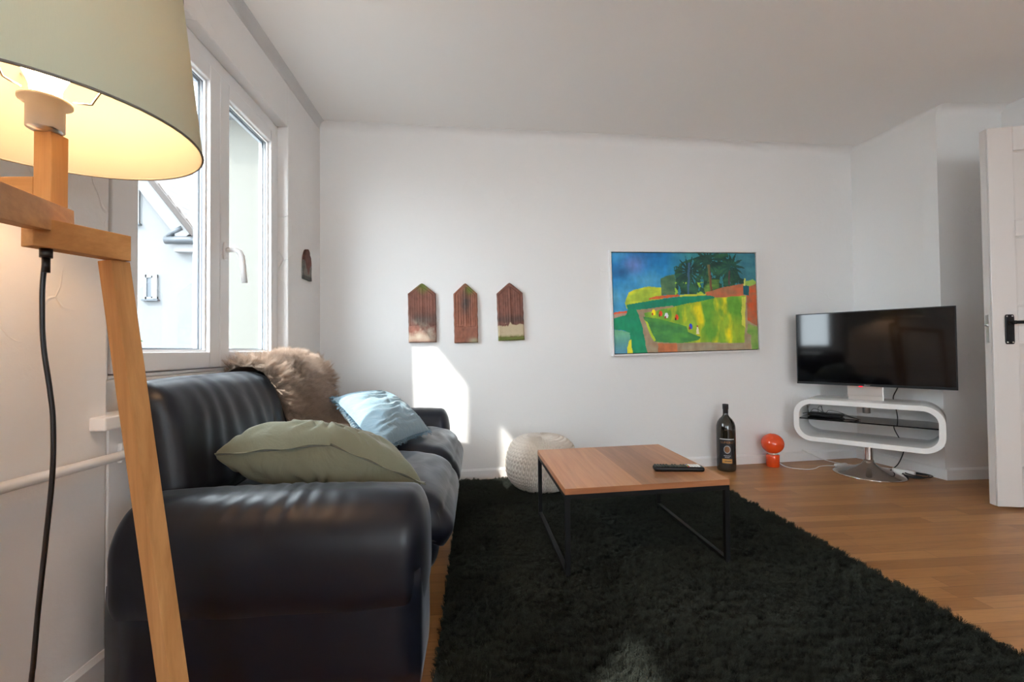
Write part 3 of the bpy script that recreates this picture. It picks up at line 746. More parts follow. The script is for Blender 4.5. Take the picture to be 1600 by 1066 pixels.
# flat flange round the seam
fl = MB(); cen = sum(gc, Vector())/4
for k in range(4):
    a, b_ = gc[k], gc[(k+1) % 4]; vs = []
    for i in range(31):
        t = i/30; U = 2*t-1; p = a.lerp(b_, t); inw = (cen-(a+b_)/2); p1 = p+inw*.03*(1-U*U); o_ = p+(p-cen).normalized()*.012+inw*.015*(1-U*U)
        wv = gn*.004*sin(t*17+k)
        vs += [p1+gn*.0015, o_+wv+gn*.001, o_+wv-gn*.001, p1-gn*.0015]
    fs = [(i*4+j, i*4+(j+1) % 4, (i+1)*4+(j+1) % 4, (i+1)*4+j) for i in range(30) for j in range(4)]
    fl.add(vs, fs, True)
fl.build('flange', M['green_cloth'], go, True)

# ================================================================== FLOOR LAMP
R2 = Matrix.Rotation(-YAW, 4, 'Z')   # lamp frame: u right, w away
def cl(u, w, z): v_ = R2 @ Vector((u, w, 0)); return Vector((v_.x, v_.y, z))
lp = empty('wooden_floor_lamp', cl(-.72, .72, 0), 0, 'pine floor lamp of angled square bars carrying a large sage green drum shade', 'floor lamp')
SX = cl(-.777, .735, 0)
def shade_r(z): return .222-(z-1.232)*.11
sh = MB(); n = 72; z0, z1 = 1.232, 1.53
sh.lathe([(shade_r(z0), z0), (shade_r((z0+z1)/2), (z0+z1)/2), (shade_r(z1), z1)], n, (SX.x, SX.y, 0)); sho = sh.build('lamp_shade', M['shade'], lp, True)
ln = MB(); ln.lathe([(shade_r(z1)-.002, z1), (shade_r(z0)-.002, z0)], n, (SX.x, SX.y, 0)); ln.build('shade_lining', M['lining'], sho, True)
for z in (z0, z1): rm = MB(); rm.tube([(SX.x+(shade_r(z)-.001)*cos(a*2*pi/n), SX.y+(shade_r(z)-.001)*sin(a*2*pi/n), z) for a in range(n)], .0022, 6, True); rm.build('shade_rim', M['lining'], sho, True)
# bulb, socket, shade carrier
pc = cl(-.787, .752, 0)
sb = MB(); sb.lathe([(0, 1.240), (.0245, 1.240), (.0245, 1.283), (.0345, 1.285), (.0345, 1.290), (.024, 1.292), (.0, 1.294)], 32, (pc.x, pc.y, 0)); sbo = sb.build('lamp_socket', M['socket'], lp, True)
bb = MB(); bb.lathe([(.019, 1.298), (.021, 1.315), (.034, 1.345), (.040, 1.375), (.036, 1.402), (.022, 1.42), (0, 1.425)], 32, (pc.x, pc.y, 0)); bb.build('light_bulb', M['bulb'], sbo, True)
cr = MB()
for a in (.35, 2.44, 4.54):
    e = Vector((cos(a), sin(a), 0)); c0 = Vector((pc.x, pc.y, 0)); c1_ = Vector((SX.x, SX.y, 0))
    cr.tube([c0+e*.036+Vector((0, 0, 1.293)), c0+e*.060+Vector((0, 0, 1.295)), c0+e*.085+Vector((0, 0, 1.345)), c1_+e*(shade_r(1.40)-.004)+Vector((0, 0, 1.40))], .0018, 6)
cr.build('shade_carrier', M['screw'], sbo, True)
W0 = .030
po_ = MB(); po_.box((-W0/2, -W0/2, 1.115), (W0/2, W0/2, 1.238), M4=Matrix.Translation(cl(-.792, .767, 0)) @ Matrix.Rotation(-YAW, 4, 'Z')); po_.build('post', M['pine']['Z'], lp, True, bevel=.0012)
rmt = MB(); rmt.lathe([(0, 1.236), (.022, 1.238), (.022, 1.246), (0, 1.247)], 24, (pc.x, pc.y, 0)); rmt.build('socket_mount', M['steel'], lp, True)
a_ = MB(); a_.bar(cl(-.8075, .767, 1.138), cl(-.93, .767, 1.138), .030, .045); a_.build('upper_arm', M['pine']['X'], lp, True, bevel=.0012)
b_ = MB(); b_.bar(cl(-.792, .788, 1.092), cl(-.555, .415, 1.026), .030, .045); b_.build('middle_arm', M['pine']['D'], lp, True, bevel=.0012)
c_ = MB(); c_.bar(cl(-.734, .676, 1.0465), cl(-.694, .803, 1.0465), .030, .045); c_.build('lower_arm', M['pine']['Y'], lp, True, bevel=.0012)
j_ = MB(); j_.box((-W0/2-.0005, -W0/2-.0005, 1.1155), (-W0/2+.006, -W0/2+.004, 1.160), M4=Matrix.Translation(cl(-.7535, .767, 0)) @ Matrix.Rotation(-YAW, 4, 'Z'))
def leg(top, foot, s=.036, rot=0):
    mb = MB(); d = Vector(foot)-Vector(top); upv = R2 @ Vector((sin(rot), cos(rot), 0)); mb.bar(top, foot, s, .030, upv)
    # cut foot flat
    b = len(mb.v)-8
    for i in range(4, 8):
        p = Vector(mb.v[b+i]); dn = d.normalized(); p = p+dn*((0-p.z)/dn.z); mb.v[b+i] = tuple(p)
    for i in range(0, 4):
        p = Vector(mb.v[b+i]); dn = d.normalized(); p = p+dn*((top[2]-p.z)/dn.z); mb.v[b+i] = tuple(p)
    mb.build('leg', M['pine']['Z'], lp, True, bevel=.0012)
leg(cl(-.712, .800, 1.024), cl(-.572, .812, 0), .037, .35)
leg(cl(-.915, .767, 1.116), cl(-.925, .60, 0))
leg(cl(-.565, .432, 1.006), cl(-.62, .30, 0))
# cord
cp = []
for px, py in ((72, 402), (67, 440), (66, 480), (68, 540), (78, 610), (83, 660), (82, 740), (72, 840), (60, 950), (52, 1040), (49, 1066)):
    dirv = fw+(px-800)/F_PX*rt+(533-py)/F_PX*up; u_ = .700; P_ = Vector((0, 0, EYE))+dirv*u_; cp.append(P_)
cp[0].z = 1.022
last = cp[-1]; cp += [last+Vector((-.01, .0, -.15)), Vector((last.x-.02, last.y+.01, .03)), Vector((last.x-.06, last.y-.05, .006)), Vector((last.x-.09, last.y-.4, .006))]
def smooth_path(P, k=6):
    out = []
    for i in range(len(P)-1):
        p0 = P[max(i-1, 0)]; p1 = P[i]; p2 = P[i+1]; p3 = P[min(i+2, len(P)-1)]
        for j in range(k):
            t = j/k; out.append(.5*((2*p1)+(p2-p0)*t+(2*p0-5*p1+4*p2-p3)*t*t+(3*p1-p0-3*p2+p3)*t**3))
    out.append(P[-1]); return out
cdm = MB(); cdm.tube(smooth_path(cp), .0034, 8); cdm.tube([cp[0]+Vector((0, 0, .002)), cp[0]-Vector((0, 0, .012))], .008, 10); cdm.tube([cp[0]-Vector((0, 0, .01)), cp[0]-Vector((0, 0, .035))], .0052, 10)
cdm.build('power_cord', M['cord'], lp, True)

# ================================================================== RUG
rg_ = empty('shag_rug', (.69, 1.6, 0), 0, 'large dark green shaggy rug under the coffee table', 'rug')
RX0, RX1, RY0, RY1 = -.115, 1.485, .35, 2.95
rb = MB(); nx_, ny_ = 60, 90; vs = []; fs = []
for i in range(nx_+1):
    for j in range(ny_+1):
        x = RX0+(RX1-RX0)*i/nx_; y = RY0+(RY1-RY0)*j/ny_
        ed = min(i, nx_-i, j, ny_-j); x += .004*nz(y*6, 1, .5)*(i in (0, nx_)); 
        vs.append((x, y, .008 if ed else .002))
for i in range(nx_):
    for j in range(ny_): a = i*(ny_+1)+j; fs.append((a, a+ny_+1, a+ny_+2, a+1))
rb.add(vs, fs, True); rbo = rb.build('pile', [M['rug_base'], M['pile']], rg_, True); rbo['kind'] = 'stuff'
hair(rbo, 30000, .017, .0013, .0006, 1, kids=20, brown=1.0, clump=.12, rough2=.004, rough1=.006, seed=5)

# ================================================================== COFFEE TABLE
ct = empty('coffee_table', (.645, 1.975, 0), 0, 'low square coffee table with striped walnut top on a thin black steel frame', 'coffee table')
TA, TB, TC, TD = Vector((.317, 1.628)), Vector((.975, 1.680)), Vector((.960, 2.330)), Vector((.303, 2.270))   # near-left, near-right, far-right, far-left
TZ = .347
def tq(u, v_): return TA*(1-u)*(1-v_)+TB*u*(1-v_)+TC*u*v_+TD*(1-u)*v_
def slab(mb, u0, u1, v0, v1, z0, z1, mi=0):
    q = [tq(u0, v0), tq(u1, v0), tq(u1, v1), tq(u0, v1)]
    mb.add([(p.x, p.y, z0) for p in q]+[(p.x, p.y, z1) for p in q], [(0,3,2,1),(4,5,6,7),(0,1,5,4),(1,2,6,5),(2,3,7,6),(3,0,4,7)], False, mi)
tt = MB(); slab(tt, 0, 1, 0, 1, TZ-.022, TZ-.0006, 3)
for a, b2, mi in ((0, .455, 0), (.455, .725, 1), (.725, .86, 2), (.86, 1, 0)): slab(tt, a+.0002, b2-.0002, 0, 1, TZ-.0006, TZ, mi)
tt.build('table_top', [M['walnut1'], M['walnut2'], M['walnut3'], M['walnut_edge']], ct, True)
fm = MB(); w = .018
def fb(p, q, z, wd=w, h=.018): fm.bar((p.x, p.y, z), (q.x, q.y, z), wd, h)
e = .015; q = [tq(e, e), tq(1-e, e), tq(1-e, 1-e), tq(e, 1-e)]
for k in range(4): fb(q[k], q[(k+1) % 4], TZ-.031)
fm.build('top_frame', M['black_metal'], ct, True)
for k in range(4):
    MB().box((q[k].x-w/2, q[k].y-w/2, .002), (q[k].x+w/2, q[k].y+w/2, TZ-.0225)).build('leg', M['black_metal'], ct, True)
for a, b2 in ((0, 3), (1, 2)):
    MB().bar((q[a].x, q[a].y, .040 if 0 else .034), (q[b2].x, q[b2].y, .034), w, .014).build('foot_rail', M['black_metal'], ct, True)
# remote
rc = empty('remote_control', (.835, 1.822, TZ), radians(-8.5), 'black television remote control with white buttons lying on the coffee table', 'remote control')
rm_ = MB(); rm_.soft((-.102, -.024, 0), (.102, .024, .020), (.010, .010, .008), (30, 10, 6)); rm_.build('remote_body', M['black_plastic'], rc)
kk = 0
for ix in range(16):
    x = -.092+ix*.0118
    for iy in range(4):
        y = -.0155+iy*.0103
        if ix in (5, 8, 12) or ix >= 15: continue
        if ix in (11,): mat = M['key_col'][iy]
        elif ix in (12, 13, 14): mat = None
        else: mat = M['key_grey']
        if mat: km = MB(); km.soft((x-.004, y-.0036, .0185), (x+.004, y+.0036, .0225), (.0015, .0015, .001), (3, 3, 2)); km.build('button', mat, rc)
for ix in range(4):
    for iy in range(3):
        x = .046+ix*.0115; y = -.012+iy*.0118
        km = MB(); km.soft((x-.0048, y-.0046, .0185), (x+.0048, y+.0046, .0235), (.0015, .0015, .001), (3, 3, 2)); km.build('button', M['key_white'], rc, label='white button')

# ================================================================== POUF
pf = MB(); PR, PH = .212, .315; NC, NRW = 52, 26; na, nb_ = NC*8, NRW*7
vs = []; fs = []
for j in range(nb_+1):
    v_ = j/nb_; ph = -pi/2+pi*v_
    ce = abs(cos(ph))**.62*(1 if cos(ph) >= 0 else -1); se_ = (1 if ph > 0 else -1)*abs(sin(ph))**.85
    for i in range(na):
        th = 2*pi*i/na+.55*(v_-.5)
        cx_ = (i/8) % 1.0
        # V-shaped stitches: two slanted strands per column
        s1 = abs(cx_-.5)*2; row = (v_*NRW*.8+1.1*s1) % 1.0
        st_ = (sin(pi*row)**.7)*(sin(pi*((cx_*2) % 1.0))**.6)
        d = .0120*st_*min(1, cos(ph)*3)
        R_ = PR*ce+d*cos(ph); z = PH/2+PH/2*se_+d*sin(ph)
        vs.append((R_*cos(th), R_*sin(th), max(z, .0)))
for j in range(nb_):
    for i in range(na): fs.append((j*na+i, j*na+(i+1) % na, (j+1)*na+(i+1) % na, (j+1)*na+i))
pf.add(vs, fs, True); pfo = pf.build('knitted_pouf', M['pouf']); pfo.location = (.388, 2.735, .012)
tag(pfo, 'round cream knitted pouf between the sofa end and the coffee table', 'pouf')

# ================================================================== WALL TILES
def tile(name, w, h, sh_, seed, kind, bev):
    # relief tile standing in the XZ plane, facing -Y, origin at the bottom centre; sh_ = height of the shoulders
    nu, nv = 44, 84; T_ = .024; vs = []; fs = []; cols = []
    def top(x): return sh_+(h-sh_)*(1-min(1, abs(x)/(w/2)))**(1.0)-.004*exp(-(x/.008)**2)
    for side in (0, 1):
        for i in range(nu+1):
            for j in range(nv+1):
                x = (-1+2*i/nu)*w/2; tp = top(x); z = tp*j/nv
                x2 = x+.0018*nz(z*30, seed, 1)*(i in (0, nu)); 
                ed = min(w/2-abs(x), z, (tp-z)*.75)
                y = 0
                if side == 0:
                    y = -T_
                    if ed < .006: y += .006*(1-ed/.006)**2
                    in_ = z > h*.28
                    if kind != 2 or True:
                        g0 = bev; dd_ = min(w/2-abs(x), (tp-z)*.75)
                        if in_ and g0 < dd_ < g0+.007: y += .005*sin(pi*(dd_-g0)/.007)
                        if in_ and dd_ > g0+.012:
                            y += .0022*(.5+.5*sin(x*2*pi/(.016)))
                            if abs(x) < .0045: y -= .004
                        if abs(z-h*.28) < .003 and abs(x) < w/2-g0: y += .003
                    y += .0016*fbm(x, z, seed, 40)
                vs.append((x2, y, z))
    K = (nu+1)*(nv+1)
    for i in range(nu):
        for j in range(nv):
            a = i*(nv+1)+j; fs += [(a, a+nv+1, a+nv+2, a+1), (K+a, K+a+1, K+a+nv+2, K+a+nv+1)]
    rim = [(i, 0) for i in range(nu)]+[(nu, j) for j in range(nv)]+[(i, nv) for i in range(nu, 0, -1)]+[(0, j) for j in range(nv, 0, -1)]
    for k in range(len(rim)):
        a = rim[k]; b2 = rim[(k+1) % len(rim)]; ia = a[0]*(nv+1)+a[1]; ib = b2[0]*(nv+1)+b2[1]; fs.append((ia, K+ia, K+ib, ib))
    mb = MB(); mb.add(vs, fs, True); o = mb.build(name, M['clay'])
    def pc_(co):
        x, y, z = co; n1 = fbm(x, z, seed, 22); n2 = fbm(x, z*.5, seed+9, 60, 3); zz = z/h; xx = x/w*2
        c = [Vector((.215, .085, .060)), Vector((.28, .105, .065)), Vector((.21, .085, .062))][kind].copy()
        c = c*(1+.5*n1+.5*n2)
        dk = Vector((.07, .05, .045))
        def mixin(c, d, f): f = max(0, min(1, f)); return c*(1-f)+d*f
        ms_ = Vector((.13, .15, .03)); pale = Vector((.50, .42, .33))
        if kind == 0:
            c = mixin(c, dk, .7*exp(-((zz-.38)/.12)**2)+.5*n1)
            c = mixin(c, pale*.9, (.75*exp(-((zz-.10)/.09)**2)+1.6*n1*exp(-((zz-.2)/.15)**2)))  # paler towards the bottom of the tile
            c = mixin(c, ms_, 1.1*exp(-(((zz-.93)/.09)**2+((xx-.1)/.4)**2))+.8*n1)if zz > .75 else c
        elif kind == 1:
            c = mixin(c, dk, .8*exp(-(((zz-.66)/.22)**2+(xx/.45)**2))+.6*n1)
            c = mixin(c, ms_, 1.2*exp(-(((zz-.88)/.07)**2+((xx-.35)/.35)**2))+1.0*exp(-(((zz-.03)/.04)**2+((xx-.7)/.3)**2)))
            c = mixin(c, pale, .6*exp(-(((zz-.04)/.04)**2+((xx-.6)/.4)**2)))
        else:
            c = mixin(c, dk, .75*exp(-((zz-.36)/.07)**2)+.5*n1*(zz > .3))
            c = mixin(c, Vector((.50, .40, .26)), 1.15 if (.07+.03*n1 < zz < .27+.16*n1+.02*xx) else 0)
            c = mixin(c, ms_, 1.2*exp(-((zz-.03)/.045)**2)+.5*n2) if zz < .1 else c
        gx = .0025*2*pi/.016
        return (max(.01, c.x), max(.01, c.y), max(.01, c.z))
    vpaint(o, pc_); return o
def place_bw(o, x, z, rot=0, off=.001):
    o.rotation_euler = (0, rot, BANG); p = A0+BD*((x-A0.x)/BD.x)-BN*off; o.location = (p.x, p.y, z)
t = tile('clay_tile', .178, .390, .318, 1.3, 0, .012); place_bw(t, -.352, .910, radians(-.6)); tag(t, 'pointed clay tile with mossy tip and pale foot, nearest the window wall', 'wall ornament', 'pointed clay tiles on the back wall')
t = tile('clay_tile', .156, .398, .325, 4.7, 1, .011); place_bw(t, -.070, .906, radians(-.8)); tag(t, 'narrow orange-red pointed clay tile hung in the middle of the row', 'wall ornament', 'pointed clay tiles on the back wall')
t = tile('clay_tile', .176, .392, .318, 8.1, 2, .014); place_bw(t, .232, .920, radians(-1.8)); tag(t, 'pointed clay tile with broad sandy band above a green base, hung closest to the painting', 'wall ornament', 'pointed clay tiles on the back wall')
# little glazed piece on the window wall
nu = 24; vs = []; wv, hv = .112, .178
out_ = [(-wv/2, 0), (wv/2, -.006), (wv/2, .085), (wv*.36, .128), (wv*.16, .160), (0, hv), (-wv*.16, .160), (-wv*.36, .128), (-wv/2, .085)]
rl = MB(); rl.v = []
kn = 40; V_l = []
def inside(x, z):
    hw_ = wv/2 if z < .085 else wv/2*sqrt(max(0, 1-((z-.085)/(hv-.085))**1.7))
    return hw_
for side in (0, 1):
    for j in range(kn+1):
        z = hv*j/kn; hw_ = max(.0012, inside(0, z))
        for i in range(nu+1):
            x = (-1+2*i/nu)*hw_; y = 0
            if side == 0: y = -.016+.003*fbm(x, z, 3, 50)+(.005 if min(i, nu-i) == 0 else 0)+(.003*exp(-((abs(x)-.022-(z*.08))/.004)**2))
            V_l.append((x, y, z))
K = (nu+1)*(kn+1); fs = []
for j in range(kn):
    for i in range(nu): a = j*(nu+1)+i; fs += [(a, a+1, a+nu+2, a+nu+1), (K+a, K+a+nu+1, K+a+nu+2, K+a+1)]
rim = [(0, i) for i in range(nu)]+[(j, nu) for j in range(kn)]+[(kn, i) for i in range(nu, 0, -1)]+[(j, 0) for j in range(kn, 0, -1)]
for k in range(len(rim)):
    a = rim[k]; b2 = rim[(k+1) % len(rim)]; ia = a[0]*(nu+1)+a[1]; ib = b2[0]*(nu+1)+b2[1]; fs.append((ib, K+ib, K+ia, ia))
rl.add(V_l, fs, True); ro = rl.build('clay_wall_relief', M['clay'])
def rlc(co):
    x, y, z = co; n1 = fbm(x, z, 5, 40); zz = z/hv
    red = Vector((.15, .062, .045))*(1+.8*n1); gry = Vector((.20, .19, .175))*(1+.6*n1)
    lim = wv/2*(1.0 if zz > .60 else max(.04, (zz-.15)/.45*.9)); f = 1 if abs(x) < lim and zz > .15 else 0
    c = red*f+gry*(1-f)
    if zz < .1: c = Vector((.09, .09, .085))*(1+n1)
    return c
vpaint(ro, rlc); ro.location = (XL+.001, 2.668, 1.272); ro.rotation_euler = (0, 0, pi/2)
tag(ro, 'small round-topped reddish and grey clay relief hung alone beside the window', 'wall ornament')

# ================================================================== PAINTING
pg = empty('landscape_painting', (1.5, bwY(1.5), 1.18), 0, 'wide painting of green fields and dark palms under a blue sky in thin white frame', 'painting')
PW, PHt = 1.152, .742
pg.location = (1.505, bwY(1.505)-.002, 1.187); pg.rotation_euler = (0, radians(-1.15), BANG)
CW, CH = PW-.036, PHt-.036
def pin(poly, x, y):
    c = False; j = len(poly)-1
    for i in range(len(poly)):
        xi, yi = poly[i]; xj, yj = poly[j]
        if (yi > y) != (yj > y) and x < (xj-xi)*(y-yi)/(yj-yi+1e-12)+xi: c = not c
        j = i
    return c
# colours read straight off the paint; u to the right, v downwards
def cc_(r, g_, b): return Vector(hexc(r, g_, b)[:3])
SKY1, SKY2, SKY3, VIO, DKB = cc_(15, 125, 185), cc_(80, 160, 195), cc_(5, 95, 155), cc_(105, 125, 185), cc_(15, 70, 115)
def palm(u, v, cx, cy, R, n, seed, droop=.35):
    dx, dy = (u-cx)*1.54, v-cy; rr = hypot(dx, dy)
    if rr > R*1.25: return 0
    a = atan2(dy-droop*dx*dx/R, dx); k = a/(2*pi)*n+seed; f = abs((k % 1)-.5)*2
    lim = R*(.82+.3*nz(floor(k)*3.7, seed, 1)); wd = .9*(1-(rr/lim)**1.6) if rr < lim else 0
    return 1 if (1-f) < wd+.25*nz(u*60, v*60, seed) and rr < lim else 0
def paint(u, v):
    w1 = .012*fbm(u, v, 1, 9); w2 = .012*fbm(u, v, 7, 9); x, y = u+w1, v+w2
    st = fbm(u*.6, v, 3, 14); st2 = fbm(u, v*.35, 5, 30); n0 = fbm(u, v, 11, 3.5)
    sky = SKY1.lerp(SKY2, max(0, min(1, .25+1.6*n0))).lerp(SKY3, max(0, min(.8, -2.0*n0)))
    sky = sky.lerp(VIO, .8*exp(-(((x-.14)/.07)**2+((y-.12)/.09)**2))); sky = sky.lerp(DKB, .7*exp(-(((x-.06)/.05)**2+((y-.2)/.06)**2)))
    sky = sky.lerp(cc_(50, 130, 130), max(0, min(.8, (x-.36)*5))*(1 if x < .9 else .9))
    c = sky
    if x > .86: c = cc_(35, 100, 120).lerp(cc_(60, 120, 130), .5+st)
    lime = cc_(165, 190, 60).lerp(cc_(215, 215, 50), max(0, .3+1.5*st)).lerp(cc_(110, 160, 55), max(0, min(1, .4-2*n0)))
    if pin([(.08, .50), (.10, .40), (.14, .37), (.22, .34), (.33, .35), (.34, .50), (.20, .5), (.09, .56)], x, y): c = lime
    dg = cc_(22, 62, 50).lerp(cc_(45, 95, 65), max(0, min(1, .4+2*st)))
    if pin([(.325, .26), (.37, .23), (.42, .22), (.44, .42), (.325, .43)], x, y): c = cc_(60, 100, 75).lerp(cc_(85, 120, 80), .5+2*st)
    if pin([(.42, .14), (.5, .08), (.62, .02), (.80, .0), (.86, .10), (.88, .25), (.92, .28), (.90, .33), (.74, .38), (.6, .42), (.43, .42)], x, y) and st2 > -.16: c = dg
    if .42 < x < .68 and .30 < y < .44 and fbm(u, v*.6, 21, 16) > .12: c = cc_(150, 190, 60)
    if pin([(.66, .27), (.74, .27), (.73, .36), (.63, .40), (.62, .34)], x, y): c = cc_(110, 150, 55).lerp(dg, .5-2*st)
    for cx, cy, R, n, sd_ in ((.52, .19, .20, 15, .2), (.655, .075, .22, 15, .7), (.82, .14, .19, 13, .4)):
        if palm(u, v, cx, cy, R, n, sd_): c = cc_(18, 55, 52).lerp(cc_(28, 75, 62), .5+2*st)
    if abs(x-.515+.03*(y-.3)) < .008 and .1 < y < .42: c = cc_(55, 90, 120)
    if abs(x-.665-.04*(y-.2)) < .009 and .12 < y < .4: c = cc_(110, 100, 60) if x < .668 else cc_(120, 65, 55)
    if abs(x-.81+.05*(y-.2)) < .006 and .18 < y < .33: c = cc_(85, 60, 60)
    # reddish banks
    if pin([(.13, .56), (.5, .50), (.95, .42), (1.02, .6), (1.02, 1.02), (.2, 1.02)], x, y): c = cc_(158, 142, 115)
    br_ = cc_(165, 110, 80).lerp(cc_(190, 100, 65), max(0, min(1, .5+2*st)))
    if pin([(.63, .40), (.74, .36), (.91, .315), (.915, .45), (.70, .46), (.64, .44)], x, y): c = br_
    if pin([(.935, .34), (1.02, .31), (1.02, .77), (.93, .70), (.925, .5)], x, y): c = cc_(190, 85, 45).lerp(cc_(165, 100, 70), max(0, min(1, .5-2.5*st)))
    if pin([(.87, .30), (.98, .27), (1.02, .31), (.95, .34)], x, y): c = cc_(140, 175, 75)
    teal = cc_(0, 138, 100).lerp(cc_(10, 120, 95), max(0, min(1, .5+2*st)))
    # main field
    field = cc_(150, 180, 50).lerp(cc_(95, 155, 50), max(0, min(1, .45+2.4*fbm(u*1.8, v*.7, 2, 4)))).lerp(cc_(235, 215, 20), max(0, min(.85, 3.2*fbm(u*2.2, v*.6, 9, 5)-.15)))
    if pin([(.20, .60), (.45, .53), (.63, .465), (.92, .44), (.915, .60), (.90, .93), (.28, .90)], x, y): c = field
    if pin([(.09, .52), (.25, .48), (.45, .44), (.66, .435), (.70, .45), (.69, .468), (.55, .50), (.40, .545), (.18, .60), (.10, .60)], x, y): c = teal
    if pin([(.24, .455), (.29, .435), (.44, .42), (.45, .44), (.30, .465), (.24, .47)], x, y): c = cc_(200, 95, 50)
    if pin([(.45, .425), (.64, .415), (.63, .435), (.45, .445)], x, y): c = cc_(185, 190, 60)
    if pin([(-.02, .60), (.09, .575), (.095, .60), (.02, .62), (-.02, .625)], x, y): c = cc_(215, 90, 50)
    if pin([(-.02, .615), (.09, .595), (.07, .63), (-.02, .655)], x, y): c = cc_(170, 140, 120)
    if pin([(-.02, .66), (.08, .62), (.09, .57), (.19, .56), (.165, .62), (.20, .80), (.235, 1.02), (.09, 1.02), (.10, .80), (.06, .77), (-.02, .76)], x, y): c = teal.lerp(cc_(20, 150, 90), .3)
    if pin([(-.02, .76), (.06, .775), (.105, .80), (.10, .9), (.07, 1.02), (-.02, 1.02)], x, y): c = cc_(100, 165, 130).lerp(cc_(80, 140, 165), max(0, min(1, (y-.8)*5)))
    if pin([(.095, .88), (.11, .86), (.12, 1.02), (.08, 1.02)], x, y): c = cc_(220, 215, 50)
    path_ = cc_(160, 145, 120).lerp(cc_(150, 120, 95), .5+2*st)
    if pin([(.155, .575), (.40, .53), (.41, .545), (.20, .605), (.22, .72), (.285, .91), (.90, .945), (.925, .83), (.96, .86), (.94, 1.02), (.22, 1.02), (.185, .74)], x, y):
        c = path_
        if .29 < x < .42 and y > .9: c = cc_(185, 110, 70)
    if pin([(.93, .73), (1.02, .78), (1.02, 1.02), (.95, 1.02), (.955, .86), (.92, .83)], x, y): c = cc_(135, 165, 85).lerp(cc_(110, 150, 70), .5+2*st)
    if pin([(.195, .64), (.30, .66), (.37, .70), (.49, .745), (.50, .80), (.585, .86), (.57, .89), (.44, .915), (.27, .895), (.235, .80)], x, y): c = cc_(62, 130, 70).lerp(cc_(75, 145, 65), max(0, min(1, .5+3*st)))
    if pin([(.205, .68), (.225, .70), (.275, .88), (.26, .89), (.235, .80)], x, y): c = cc_(175, 200, 50)
    if pin([(.89, .46), (.92, .45), (.91, .78), (.885, .74)], x, y): c = cc_(205, 205, 80)
    if pin([(.905, .34), (.95, .335), (.945, .44), (.905, .43)], u, v): c = cc_(25, 90, 100)
    if pin([(.915, .26), (.925, .26), (.92, .34), (.908, .34)], u, v): c = cc_(200, 205, 110)
    if pin([(.88, .26), (.95, .27), (.93, .32), (.87, .31)], x, y) and x < .912: c = cc_(18, 60, 45)
    # small bent figures
    for fx, fy, cA, cB in ((.268, .60, (245, 220, 20), (170, 60, 50)), (.315, .615, (225, 70, 35), (120, 20, 40)), (.355, .635, (215, 220, 225), (150, 30, 60)), (.425, .655, (230, 70, 35), (60, 20, 30)), (.52, .75, (30, 70, 200), (120, 20, 60)), (.567, .765, (225, 215, 180), (170, 60, 60))):
        dx, dy = (u-fx)*1.54*1.3, (v-fy)*1.25
        if fx > .56:
            if abs(dx) < .012+dy*.12 and -.03 < dy < .075: c = cc_(*cA) if dy > -.012 else cc_(*cB)
        else:
            if (dx/.024)**2+(dy/.04)**2 < 1 and dy < .03: c = cc_(*cA)
            if ((dx+.016)/.012)**2+((dy-.02)/.018)**2 < 1: c = cc_(*cB)
    return c*(1+.38*st2+.25*st)*1.25
GX, GY = 300, 194
pm_ = MB(); vs = []; fs = []; T0 = -.026
for j in range(GY+1):
    for i in range(GX+1): vs.append((-CW/2+CW*i/GX, T0, CH/2-CH*j/GY))
for j in range(GY):
    for i in range(GX): a = j*(GX+1)+i; fs.append((a, a+GX+1, a+GX+2, a+1))
pm_.add(vs, fs, False)
pm_.box((-CW/2, T0+.0008, -CH/2), (CW/2, -.004, CH/2))
cvs = pm_.build('canvas', M['canvas'], pg)
vpaint(cvs, lambda co: paint((co[0]+CW/2)/CW, (CH/2-co[2])/CH))
pfr = MB(); w_ = .012
for a, b2 in (((-PW/2, -PHt/2), (-PW/2+w_, PHt/2)), ((PW/2-w_, -PHt/2), (PW/2, PHt/2)), ((-PW/2+w_, PHt/2-w_), (PW/2-w_, PHt/2)), ((-PW/2+w_, -PHt/2), (PW/2-w_, -PHt/2+w_))):
    pfr.box((a[0], -.033, a[1]), (b2[0], 0, b2[1]))
pfr.build('picture_frame', M['trim'], pg, bevel=.001)
pbk = MB(); pbk.box((-PW/2+w_, -.012, -PHt/2+w_), (PW/2-w_, -.002, PHt/2-w_)); pbk.build('backing_board', M['black_plastic'], pg)

# ================================================================== BOTTLE
def text_mesh(txt, size, mat):
    cu_ = bpy.data.curves.new('t', 'FONT'); cu_.body = txt; cu_.size = size; cu_.align_x = 'CENTER'; cu_.align_y = 'CENTER'; cu_.resolution_u = 3
    ob = bpy.data.objects.new('t', cu_); COL.objects.link(ob); bpy.context.view_layer.update()
    me = bpy.data.meshes.new_from_object(ob.evaluated_get(bpy.context.evaluated_depsgraph_get()))
    bpy.data.objects.remove(ob); me.materials.clear(); me.materials.append(mat); return me
bo = empty('wine_bottle', (1.735, 3.025, 0), 0, 'large dark wine bottle with black and copper label standing on the floor', 'bottle')
br_ = .0625
bm_ = MB(); bm_.lathe([(0, .008), (.045, .004), (.058, .002), (.0615, .012), (br_, .03), (br_, .285), (.061, .31), (.055, .335), (.042, .357), (.026, .374), (.019, .385), (.0172, .40), (.0165, .43), (.0165, .452), (0, .452)], 48); bm_.build('bottle_body', M['bottle'], bo)
bc = MB(); bc.lathe([(.0176, .392), (.0176, .425), (.0195, .427), (.0198, .458), (.018, .462), (0, .462)], 32); bc.build('capsule', M['capsule'], bo)
LA = atan2(-3.0, -1.73)+.10   # the label faces the room
def wrap(me_or_pts, z, rad):
    pass
